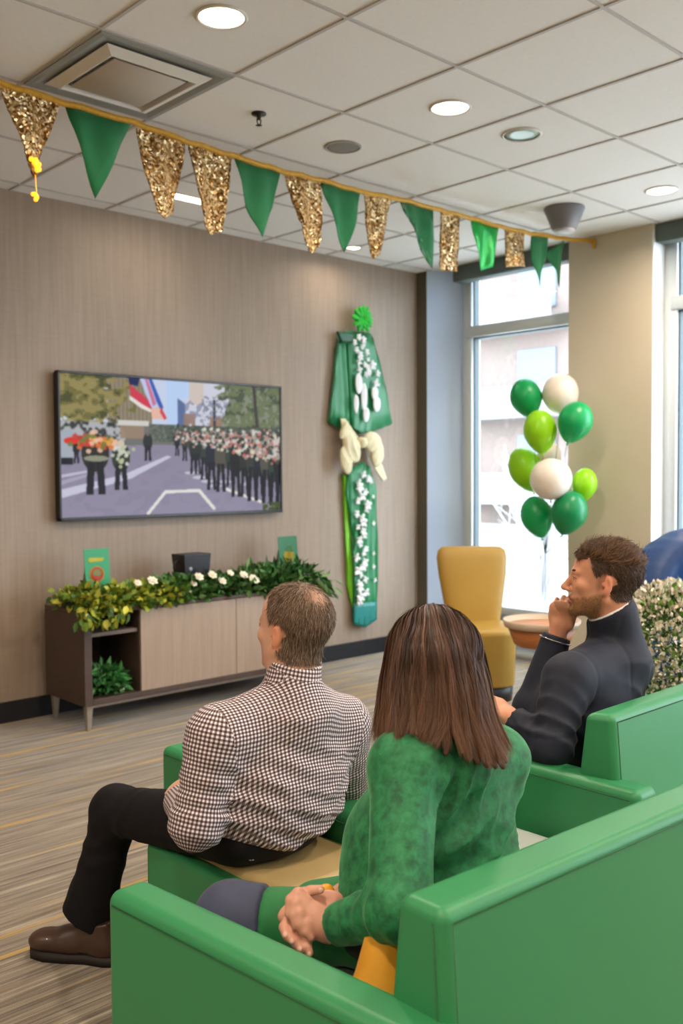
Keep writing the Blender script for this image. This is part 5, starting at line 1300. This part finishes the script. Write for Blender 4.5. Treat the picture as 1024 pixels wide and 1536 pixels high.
def velvet():
    m, nt, b = newmat('green_crushed_velvet'); L = nt.links
    tc = N(nt, 'ShaderNodeTexCoord'); n = N(nt, 'ShaderNodeTexNoise', i_Scale=42.0, i_Detail=5.0, i_Roughness=.6, i_Distortion=.25); L.new(tc.outputs['Object'], n.inputs['Vector'])
    cr = N(nt, 'ShaderNodeValToRGB'); e = cr.color_ramp.elements; e[0].position = .36; e[0].color = lin('0f5533'); e[1].position = .66; e[1].color = lin('2c8351'); x = e.new(.48); x.color = lin('196c40')
    L.new(n.outputs['Fac'], cr.inputs[0]); L.new(cr.outputs[0], b.inputs['Base Color']); b.inputs['Roughness'].default_value = .7
    b.inputs['Sheen Weight'].default_value = .5; b.inputs['Sheen Roughness'].default_value = .35; b.inputs['Sheen Tint'].default_value = lin('8fd6a6')
    bp = N(nt, 'ShaderNodeBump', i_Strength=.25, i_Distance=.003); L.new(n.outputs['Fac'], bp.inputs['Height']); L.new(bp.outputs[0], b.inputs['Normal'])
    return m
M_velv = velvet()
F = Field(lo-[.05, .1, 0], hi+[.05, 0, 0], .0055)
F.ell(chest+[0, 0, 0], (.185, .13, .19), AX, .05); F.ell(chest+fw*.10+[0, 0, -.05], (.15, .09, .10), AX, .05); F.ell(belly+rt*.015, (.205, .155, .19), AX, .07); F.ell(pel+[0, 0, .05]+rt*.03, (.23, .165, .12), AX, .05)
for S_ in (Ls, Rs): F.cap(nb+[0, 0, -.085]-fw*.01, nb*.2+S_*.8+[0, 0, -.012], .075, .068, .03)
F.cap(Ls+rt*.02, Rs-rt*.02, .066, .066, .05); F.cap(nb+[0, 0, -.03], nb+[0, 0, -.07], .07, .10, .04)
for S_, E_, W_ in ((Ls, Le, Lw), (Rs, Re, Rw)):
    F.cap(S_, E_, .065, .060, .035); F.cap(E_, W_+(E_-W_)*.12, .058, .040, .02); F.ell(E_, (.062, .062, .058), None, .02)
arm_p = Ls+(Le-Ls)*.5+rt*.05-fw*.02
fold(F, Le+(Lw-Le)*.15, .11, (Lw-Le)+[.0, 0, .08], .045, .005, seed=2); fold(F, Ls+(Le-Ls)*.25+rt*.10-fw*.05, .13, (.8, .3, -.7), .055, .009, seed=5)
fold(F, belly-fw*.12+rt*.04, .22, (-.45, 0, 1), .075, .011, seed=3); fold(F, chest-fw*.1+rt*.08+[0, 0, -.06], .13, (.4, 0, 1), .06, .004, seed=7)
F.cut(Lw+(Le-Lw)*.10, Lw-Le, .07); F.cut(Rw+(Re-Rw)*.10, Rw-Re, .07)
F.cut(nb+[0, 0, -.012]-fw*.0, nrm(np.array([0, 0, 1])+fw*.35), .12); F.cut((pel[0], pel[1], .50), (0, 0, -1), .30)
finish('velvet_top', F, M_velv, t, 2)
# skirt and legs
M_skirt = mat('green_skirt', '1d7a40', .7, col2='176a36', nscale=12, sheen=.2); M_slate = mat('slate_leggings', '454b68', .7, col2='3e435c', nscale=30, sheen=.1)
M_dkw = mat('black_floral_waist', '141216', .7, col2='2d2420', nscale=30, nmix=.25)
Lh, Rh = np.array([1.42, 1.34, .54]), np.array([1.60, 1.38, .53]); Lk = at(345, 1380, d=2.055); Rk = at(475, 1366, d=2.14); 
dl = nrm(Lk-Lh); cutp = Lh+(Lk-Lh)*.79
F = Field((.95, 1.15, .03), (1.9, 1.9, .70), .007)
F.cap(Lh, Lk+dl*.02, .085, .066, .03); F.cap(Rh, Rk, .085, .066, .03); F.ell(pel+[0, 0, -.01], (.185, .14, .09), AX, .04)
F.cut(cutp, dl, .11)
fold(F, Lh+(Lk-Lh)*.4, .12, (Lk-Lh), .06, .004, seed=1)
finish('skirt', F, M_skirt, t, 2)
F = Field((.95, 1.15, .03), (1.9, 1.95, .72), .007)
kn = Lk+[0, 0, .004]; F.cap(cutp-dl*.03, kn, .077, .074, .02); La = Lk+[0.0, .03, -.43]; F.cap(kn, La, .07, .045, .03); F.cut(cutp, -dl, .16); F.cap(Lh, cutp+dl*.02, .045, .055, .02)
Ra = Rk+[-.02, .0, -.41]; F.cap(Rk, Ra, .050, .045, .03); F.cap(Rh, Rk, .045, .045, .02); F.cap(Lh, Rh, .05, .05, .02)
finish('leggings', F, M_slate, t, 2)
F = Field((1.2, 1.1, .4), (1.85, 1.65, .66), .007); F.ell(pel+[0, -.01, .0], (.215, .165, .075), AX, .04); F.ell(at(528, 1442, d=1.71), (.055, .06, .045), AX, .03); finish('dark_waistband', F, M_dkw, t, 2)
shoe((La[0], La[1]), (-.3, .9), t, .92, mat('black_shoe_leather', '17161a', .4)); shoe((Ra[0]+.03, Ra[1]-.02), (-.1, .9), t, .92, bpy.data.materials['black_shoe_leather'])
# long hair
G = [[(630, 914, 2.10), (590, 948, 2.12), (577, 1000, 2.12), (571, 1060, 2.08), (558, 1128, 1.98)],
     [(633, 913, 2.08), (596, 952, 2.04), (583, 1010, 2.02), (578, 1070, 1.97), (572, 1124, 1.90)],
     [(637, 912, 2.06), (612, 955, 1.96), (602, 1015, 1.93), (598, 1070, 1.90), (594, 1112, 1.875)],
     [(641, 911, 2.05), (632, 958, 1.925), (628, 1018, 1.90), (626, 1068, 1.885), (622, 1100, 1.865)],
     [(645, 911, 2.05), (652, 960, 1.915), (655, 1020, 1.895), (655, 1078, 1.88), (634, 1124, 1.855)],
     [(649, 911, 2.05), (672, 960, 1.925), (682, 1020, 1.90), (690, 1082, 1.885), (706, 1142, 1.86)],
     [(654, 912, 2.06), (691, 958, 1.955), (705, 1018, 1.925), (718, 1085, 1.905), (738, 1152, 1.885)],
     [(660, 914, 2.08), (705, 960, 2.00), (720, 1012, 1.975), (735, 1085, 1.95), (764, 1152, 1.915)],
     [(666, 916, 2.10), (713, 964, 2.06), (728, 1010, 2.06), (740, 1070, 2.04), (772, 1135, 1.98)]]
GP = np.array([[at(x, y, d=dd) for x, y, dd in g] for g in G])          # guides, points, xyz
def cr_spline(K, s):
    """Catmull-Rom through K[(m),3] at s in 0..1 (arrays)"""
    m = len(K); x = s*(m-1); i = np.clip(x.astype(int), 0, m-2); f = (x-i)[:, None]
    p1 = K[i]; p2 = K[i+1]; p0_ = K[np.maximum(i-1, 0)]; p3 = K[np.minimum(i+2, m-1)]
    return .5*((2*p1)+(-p0_+p2)*f+(2*p0_-5*p1+4*p2-p3)*f**2+(-p0_+3*p1-3*p2+p3)*f**3)
ctr = h.w((0, -.01, .03)); HE = ((0, -.012, .040), (.0815, .100, .0865))
F = Field(GP.reshape(-1, 3).min(0)-.06, GP.reshape(-1, 3).max(0)+.06, .0045)
F.put(lambda P: ellip(h.loc(P), HE[0], np.array(HE[1])-.004)*h.s, h.c-.13, h.c+.15, .01)
F.put(lambda P: np.maximum(ellip(h.loc(P), (0, -.035, -.02), (.080, .070, .09)), -9)*h.s, h.c-.15, h.c+.13, .02)
for g in range(8):
    for fr in (0, .5):
        K = GP[g]*(1-fr)+GP[g+1]*fr; s = np.linspace(0, 1, 9); Q = cr_spline(K, s)
        for a, b_, k in zip(Q[:-1], Q[1:], range(8)):
            if k < 2: continue
            inw = [(ctr-q)*[1, 1, 0]/max(.02, np.linalg.norm((ctr-q)[:2]))*(.026 if k < 3 else .015) for q in (a, b_)]
            F.cap(a+inw[0], b_+inw[1], .013*(1 if k < 6 else .8), .013*(1 if k < 5 else .55), .012)
F.put(lambda P: np.where(h.loc(P)[..., 1] > .045, -.5, .5).astype(np.float32)*0+.0, h.c-.01, h.c+.01, 0, 'a')
M_hbase = mat('brown_hair_mass', '4a2f24', .55, col2='5e3d2d', nscale=10, stretch=(9, 9, 1.2))
finish('hair_mass', F, M_hbase, t, 2)
def long_strands(n, seed, width, pal, off=(.0, .006), name='hair', seg=22, gr=(0, 8), clump=.55, tipvar=.20, wave=.0035):
    r = np.random.RandomState(seed); g = gr[0]+(gr[1]-gr[0])*r.rand(n); s = np.linspace(0, 1, seg+1)
    nc = 38; cg = (np.floor(g*nc/8)+.5)*8/nc+0*g; ph = r.rand(n)*6
    P = np.zeros((n, seg+1, 3)); gi = np.clip(g.astype(int), 0, 7)
    end = 1-tipvar*(.5*r.rand(n)+.5*np.abs(np.sin(cg*37.7)))
    for k in range(seg+1):
        sk = s[k]*end
        gg = g+(cg-g)*clump*np.clip(sk*1.5-.2, 0, 1)+.10*np.sin(cg*7.3+sk*5)*sk
        gg = np.clip(gg, gr[0]-.1, gr[1]+.1)
        i = np.clip(np.floor(gg).astype(int), 0, 7); f = (gg-i)[:, None]
        m_ = 5; x = sk*(m_-1); j = np.clip(x.astype(int), 0, m_-2); ff = (x-j)[:, None]
        def ev(gidx):
            K = GP[gidx]; a = np.arange(n); p1 = K[a, j]; p2 = K[a, j+1]; pa = K[a, np.maximum(j-1, 0)]; pb = K[a, np.minimum(j+2, m_-1)]
            return .5*((2*p1)+(-pa+p2)*ff+(2*pa-5*p1+4*p2-pb)*ff**2+(-pa+3*p1-3*p2+pb)*ff**3)
        P[:, k] = ev(i)*(1-f)+ev(i+1)*f
    q = (P-h.c)@h.A.T/h.s-np.array(HE[0]); kk = np.sqrt(((q/np.array(HE[1]))**2).sum(-1)); tgt = 1.035+.045*r.rand(n)[:, None]
    up_ = (s[None]*end[:, None] < .62); q = np.where((up_ & (kk < tgt))[..., None], q*(tgt/kk)[..., None], q); P = h.c+((q+np.array(HE[0]))*h.s)@h.A
    outw = P-ctr; outw[..., 2] *= .3; outw /= np.linalg.norm(outw, axis=2)[..., None]
    lay = off[0]+(off[1]-off[0])*r.rand(n)
    P += outw*lay[:, None, None]
    cn = np.sin(cg*13.7)*.009*clump; P += outw*(cn[:, None]*s[None]**.7)[..., None]
    P += (r.randn(n, 1, 3)*.0012)+(r.randn(n, 1, 3)*.004*s[None, :, None]**2)
    P[..., 2] += .003*np.sin(s*9+ph[:, None])*0
    wob = np.cross(outw, [0, 0, 1.]); P += wob*(wave*np.sin(s[None]*11+ph[:, None]*.3+cg[:, None]*9)*s[None]**.5)[..., None]
    T = np.gradient(P, axis=1); T /= np.linalg.norm(T, axis=2)[..., None]+1e-9
    side = np.cross(T, outw+r.randn(n, 1, 3)*.5); side /= np.linalg.norm(side, axis=2)[..., None]+1e-9
    w = (width*.5*(1-.8*s**3))[None, :, None]; V_ = np.stack([P-side*w, P+side*w], 2).reshape(n, -1, 3)
    base = (np.arange(n)*2*(seg+1))[:, None]; Fq = np.concatenate([np.concatenate([base+2*k, base+2*k+1, base+2*k+3, base+2*k+2], 1) for k in range(seg)])
    cs = np.array([lin3(c) for c in pal]); c = cs[(np.abs(np.sin(cg*91.7))*len(pal)).astype(int) % len(pal)]*.6+cs[r.randint(len(pal), size=n)]*.4
    c = c*(.7+.6*r.rand(n))[:, None]
    C_ = np.repeat(c[:, None, :], 2*(seg+1), 1)
    wt = np.repeat(np.clip(s*1.4-.55, 0, 1), 2)[None, :, None]; C_ = C_*(1-wt*.55)+lin3('93684a')*wt*.55*(.6+.6*r.rand(n))[:, None, None]
    return mobj(name, V_.reshape(-1, 3), Fq, M_hair, t, cols=C_.reshape(-1, 3))
long_strands(9000, 1, .0011, ['4d352a', '3e2920', '5a3f31', '69493a', '33221b'], off=(-.004, .005))
long_strands(1600, 5, .0010, ['5f4535', '4a3428', '6f5140', '33221a'], off=(.002, .008), clump=.3, tipvar=.14, wave=.007)
# ------------------------------------------------------------------ man in the navy blazer
t = thing('person', 'seated bearded man in a navy blazer in profile, one hand raised to his mouth', 'person', (2.75, 1.85, .45))
h = Head(at(906, 872, d=3.12), (-.54, .84, .12), sc=1.08)
Ls, Rs = at(850, 1020, d=2.97), at(943, 1000, d=3.26)
nb = at(922, 948, d=3.16)
Le, Re = at(826, 1118, d=2.88), at(800, 1062, d=3.22)
Lw, Rw = at(768, 1078, d=3.00), at(838, 944, d=3.22)
rt = nrm((Rs-Ls)*[1, 1, 0]); fw = np.array([-rt[1], rt[0], 0]); AX = [rt, fw, [0, 0, 1]]
mid = (Ls+Rs)/2; pel = np.array([2.76, 1.84, .54]); chest = mid+[0, 0, -.13]+fw*.03; belly = pel*.5+chest*.5+fw*.02
lo, hi = np.array([2.15, 1.45, .42]), np.array([3.25, 2.5, 1.38])
F = Field(lo, hi, .0040)
put_head(F, h, nb+[0, 0, -.02], .058, .064, jaw=1.05, nose=1.0)
F.ell(chest, (.15, .09, .18), AX, .04); F.ell(belly, (.14, .09, .2), AX, .04); F.cap(nb+[0, 0, -.02], chest, .06, .08, .04)
for S_, E_, W_ in ((Ls, Le, Lw), (Rs, Re, Rw)):
    F.cap(chest+[0, 0, .05], S_, .055, .04, .03); F.cap(S_, E_, .040, .036, .02); F.cap(E_, W_, .036, .028, .02)
nl = hand(F, Lw, at(737, 1052, d=3.06), nrm(np.array([-.1, -.3, 1])), 1, curl=(.3, .4, .3), sc=1.05)
nr_ = hand(F, Rw, at(843, 905, d=3.19), nrm(-_f*.75-R_*.5), 1, curl=(1.15, 1.25, .8), sc=1.08, thumb=(.2, .1))
def beardcol(v, n):
    p = h.loc(v); c = np.tile(lin3('d8987a'), (len(v), 1)); near = np.linalg.norm(v-h.c, axis=1) < .17*h.s
    ear = near & (np.abs(p[:, 0]) > .073) & (np.abs(p[:, 2]) < .045) & (np.abs(p[:, 1]+.008) < .04); c[ear] = lin3('da8e74')
    low = np.clip((-.030-.45*np.clip(p[:, 1]-.02, -.05, .05)-p[:, 2])/.018, 0, 1)*np.clip((.128+p[:, 2])/.02, 0, 1)*np.clip((p[:, 1]+.012)/.02, 0, 1)*near
    lipz = ((np.abs(p[:, 2]+.067) < .011) & (p[:, 1] > .085) & (np.abs(p[:, 0]) < .02)); low[lipz] = 0; c[lipz & near] = lin3('b8705f')
    nv = .5+.5*np.sin(v[:, 0]*900)*np.sin(v[:, 2]*1100+v[:, 1]*700); c = c*(1-(low*.62)[:, None])+lin3('7a5636')*(low*.62*(.7+.5*nv))[:, None]
    sg = lambda x: 1/(1+np.exp(-np.clip(x/.0035, -30, 30)))
    w1 = sg(p[:, 2]+.046-1.1*np.maximum(0, p[:, 1]+.030))*sg(.030+.30*p[:, 2]-p[:, 1])*(1-((np.abs(p[:, 0]) > .066) & (((p[:, 1]+.004)**2+(p[:, 2]+.002)**2) < .032**2)))
    w2 = sg(p[:, 2]-.072)*sg(.076-p[:, 1]); ww = np.maximum(w1, w2)*near*.93; c = c*(1-ww[:, None])+lin3('42301f')*ww[:, None]
    side = np.clip((p[:, 2]+.04)/.02, 0, 1)*np.clip((.028-p[:, 1])/.01, 0, 1)*np.clip((p[:, 1]-.002)/.012, 0, 1)*np.clip((.045-p[:, 2])/.02, 0, 1)*near*(np.abs(p[:, 0]) > .05)
    c = c*(1-(side*.4)[:, None])+lin3('6a4a38')*(side*.4)[:, None]
    return c
body = finish('body', F, M_skinA, t, 2, colf=beardcol); add_nails(nl+nr_, t); eyes(h, t)
# beard + hair strands
Fh = Field(h.c-.18, h.c+.18, .004); Fh.put(lambda P: head_sdf(h.loc(P), nose=1.0, jaw=1.05)*h.s, h.c-.17, h.c+.17, .004); Fh.cap(h.w((0, -.022, -.045)), nb+[0, 0, -.02], .058*h.s, .064*h.s, .03)
v0, f0_ = Fh.mesh(); v0, f0_ = biggest(v0, f0_); v0 = relax(v0, f0_, 2); n0 = normals(v0, f0_); p0 = h.loc(v0)
r = np.random.RandomState(8)
bm_ = (p0[:, 2] < -.036-.35*(p0[:, 1]-.02)) & (p0[:, 1] > .0) & (p0[:, 2] > -.125) & ~((np.abs(p0[:, 2]+.067) < .010) & (p0[:, 1] > .082) & (np.abs(p0[:, 0]) < .022))
idx = np.where(bm_)[0]; pick = idx[r.randint(len(idx), size=7000)]
def dirb(P): return np.stack([P[:, 0]*2, .5+0*P[:, 0], -1+0*P[:, 0]], 1)
grow(pick[:4500], .007, .0008, ['9a7448', '7d5a3a', 'b48c58', '6e5038'], 3, .5, dirb, 'beard', M_hair)
side = (p0[:, 2] > -.046+1.1*np.maximum(0, p0[:, 1]+.030)) & (p0[:, 1] < .030+.30*p0[:, 2]) & ~earzone(p0, .034)
topm = (p0[:, 2] > .070) & (p0[:, 1] < .078-.0*p0[:, 2])
hm = side | topm
idx = np.where(side)[0]; pick = idx[r.randint(len(idx), size=16000)]
def dirs_(P): return np.stack([0*P[:, 0], -.7+0*P[:, 1], -.75+0*P[:, 2]], 1)
grow(pick, .012, .0012, ['3b2a20', '4a3527', '2e2119', '5a4232'], 4, .4, dirs_, 'hair', M_hair)
idx = np.where(topm | (side & (p0[:, 2] > .06)))[0]; pick = idx[r.randint(len(idx), size=13000)]
def dirt(P): return np.stack([.35*np.sin(P[:, 1]*80)+.3, -.55+.3*np.sin(P[:, 0]*90), .45+0*P[:, 2]], 1)
grow(pick, .034, .0016, ['46301f', '5a3e28', '6e4d32', '38271b', '7d5a3c'], 5, .75, dirt, 'hair', M_hair, jit=.3, grav=.02, seg=5)
idx = np.where((p0[:, 2] > .066) & (p0[:, 1] > .055) & (p0[:, 1] < .09))[0]; pick = idx[r.randint(len(idx), size=2600)]
def dirq(P): return np.stack([-.5+0*P[:, 0], .8+0*P[:, 1], .35+0*P[:, 2]], 1)
grow(pick, .026, .0016, ['5a3e28', '7a5536', '4a3321'], 6, .6, dirq, 'fringe', M_hair, jit=.25, grav=.05, seg=4)
# white shirt
M_wshirt = mat('white_shirt', 'e9e9ee', .7)
F = Field(lo, hi, .006)
F.ell(chest+fw*.02, (.165, .115, .20), AX, .05); F.ell(belly, (.165, .12, .18), AX, .05); na = h.w((0, -.022, -.045)); nq = nb+[0, 0, -.02]; cdir = nrm(na-nq); F.cap(nq-cdir*.05, nq+cdir*.10, .085, .075, .02); F.cut(at(903, 917, d=3.14), U_*.86-R_*.51, .13)
finish('white_shirt', F, M_wshirt, t, 2)
bm = bmesh.new(); tp0 = nb+fw*.085+[0, 0, -.03]; add_sphere(bm, tp0, (.02, .014, .022)); add_tube(bm, [tp0+[0, 0, -.01], tp0+fw*.035+[0, 0, -.10], tp0+fw*.05+[0, 0, -.3]], [.018, .028, .035], 10); obj('necktie', bm, mat('orange_red_tie', 'd9713c', .5, col2='c3332f', nscale=25, nmix=.1), t)
# blazer
M_navy = mat('navy_wool', '151b30', .75, col2='121728', nscale=60, sheen=.04)
F = Field(lo-[.05, .05, 0], hi+[.05, .1, 0], .006)
F.ell(chest+[0, 0, .0], (.200, .140, .20), AX, .05); F.ell(chest-fw*.05+[0, 0, .01], (.18, .095, .17), AX, .05); F.ell(belly, (.195, .155, .20), AX, .08); F.ell(pel+[0, 0, .03], (.205, .16, .13), AX, .05)
F.cap(Ls+rt*.02, Rs-rt*.02, .074, .074, .05); F.cap(nb+[0, 0, -.03], nb+[0, 0, -.08], .085, .12, .05)
for S_, E_, W_ in ((Ls, Le, Lw), (Rs, Re, Rw)):
    F.cap(S_, E_, .077, .066, .035); F.cap(E_, W_+(E_-W_)*.10, .064, .048, .02); F.ell(E_, (.067, .067, .062), None, .02)
na = h.w((0, -.022, -.045)); nq = nb+[0, 0, -.02]; cdir = nrm(na-nq)
for S_ in (Ls, Rs): F.cap(nq+[0, 0, -.05]-fw*.01, nq*.2+S_*.8+[0, 0, -.012], .085, .074, .03)
F.cap(nq-cdir*.05, nq+cdir*.09, .094, .083, .010)
fold(F, Le+(Ls-Le)*.25, .13, (Ls-Le)+[.1, 0, 0], .05, .0085, seed=1); fold(F, Le+(Lw-Le)*.3, .10, (Lw-Le), .045, .005, seed=6)
fold(F, chest-fw*.12+rt*.10+[0, 0, -.02], .19, (.7, .3, .8), .08, .008, seed=3); fold(F, belly-fw*.12, .2, (-.2, 0, 1), .07, .005, seed=8)
# sleeve-head seam, centre-back seam
F.put(lambda P: (.0035*np.exp(-((np.abs(np.linalg.norm(P-(Ls-rt*.10).astype(np.float32), axis=-1)-.165))/.005)**2)).astype(np.float32), Ls-.2, Ls+.2, 0, 'a')
F.put(lambda P: (.003*np.exp(-(((P-chest.astype(np.float32))@rt.astype(np.float32))/.004)**2)).astype(np.float32), chest-.3, chest+.3, 0, 'a')
F.cap(nb+fw*.13+[0, 0, -.06], nb+fw*.20+[0, 0, -.40], .035, .05, .02, 's')
F.cut(at(905, 918.5, d=3.14), U_*.86-R_*.51, .13); F.cut(Lw+(Le-Lw)*.08, Lw-Le, .08); F.cut(Rw+(Re-Rw)*.08, Rw-Re, .08)
finish('navy_blazer', F, M_navy, t, 2)
bm = bmesh.new(); q0 = Rw+(Re-Rw)*.14; ax = nrm(Rw-Re); a1 = nrm(np.cross(ax, [0, 0, 1])); a2 = np.cross(ax, a1)
ring = [Vector(q0+a1*.0535*math.cos(k*2*PI/24)+a2*.0535*math.sin(k*2*PI/24)) for k in range(25)]; add_tube(bm, ring, .0022, 6, cap=False); obj('silver_bracelet', bm, mat('silver', 'd6d6da', .2, metal=1), t)
Lh, Rh = pel+rt*-.09, pel+rt*.09; Lk, Rk = Lh+[-.05, .44, .0], Rh+[-.02, .45, 0]; La, Ra = Lk+[-.03, .06, -.42], Rk+[0, .06, -.42]
F = Field((2.3, 1.6, .02), (3.2, 2.65, .70), .009); F.ell(pel-[0, 0, .02], (.19, .15, .085), AX, .04)
for H_, K_, A_ in ((Lh, Lk, La), (Rh, Rk, Ra)): F.cap(H_, K_, .088, .066, .03); F.cap(K_, A_, .064, .058, .03); F.cut(A_, A_-K_, .1)
finish('trousers', F, mat('dark_trouser_cloth', '16171d', .75), t, 2)
for A_ in (La, Ra): shoe((A_[0], A_[1]), (-.1, 1), t, 1.02, bpy.data.materials['black_shoe_leather'])
# orange thing held by the woman
oc = at(488, 1340, d=1.955)
o_ = thing('toy_badge', 'small yellow and orange toy held between the seated woman\'s hands', 'toy', oc)
bm = bmesh.new(); add_sphere(bm, oc, (.021, .017, .019), None, 18); obj('toy_body', bm, mat('orange_plastic', 'f07a18', .35, col2='f2c220', nscale=14, nmix=.2), o_)
rc_ = at(484, 1342, d=1.93); bm = bmesh.new(); add_sphere(bm, rc_, (.008, .005, .008), None, 12); add_tube(bm, [Vector(rc_)+Vector(R_)*.010*math.cos(k*PI/8)+Vector(U_)*.010*math.sin(k*PI/8) for k in range(17)], .002, 6, cap=False); obj('ring', bm, mat('dark_silver', '6e6a66', .3, metal=.8), o_)
# ================================================================== CAMERA, WORLD, LIGHT
cam = bpy.data.cameras.new('camera'); co = bpy.data.objects.new('camera', cam); C.objects.link(co)
M4 = Matrix((( R_[0], U_[0], -_f[0], CAM[0]), (R_[1], U_[1], -_f[1], CAM[1]), (R_[2], U_[2], -_f[2], CAM[2]), (0, 0, 0, 1)))
co.matrix_world = M4; cam.sensor_fit = 'HORIZONTAL'; cam.sensor_width = 36; cam.lens = FPX*36/1024; cam.clip_start = .05; cam.clip_end = 200
cam.dof.use_dof = True; cam.dof.focus_distance = 2.45; cam.dof.aperture_fstop = 5.6
bpy.context.scene.camera = co
w = bpy.data.worlds.new('world'); bpy.context.scene.world = w; w.use_nodes = True
bg = w.node_tree.nodes['Background']; bg.inputs[0].default_value = (.80, .90, 1.0, 1); bg.inputs[1].default_value = 12.0
for i, (a, b_) in enumerate(win):
    l = bpy.data.lights.new('window_portal', 'AREA'); l.shape = 'RECTANGLE'; l.size = H-.4; l.size_y = b_-a; l.cycles.is_portal = True
    lo = bpy.data.objects.new('window_portal', l); lo.location = (GX+.05, (a+b_)/2, (H+.3)/2); lo.rotation_euler = (0, PI/2, 0); link(lo)
S = bpy.context.scene
S.view_settings.view_transform = 'Standard'; S.view_settings.look = 'None'; S.view_settings.gamma = 1; S.view_settings.exposure = 0.12
try: S.view_settings.use_curve_mapping = False
except Exception: pass
S.cycles.use_denoising = True
try: S.cycles.denoiser = 'OPENIMAGEDENOISE'
except Exception: pass
S.cycles.max_bounces = 8; S.cycles.diffuse_bounces = 4; S.cycles.glossy_bounces = 3; S.cycles.sample_clamp_indirect = 6
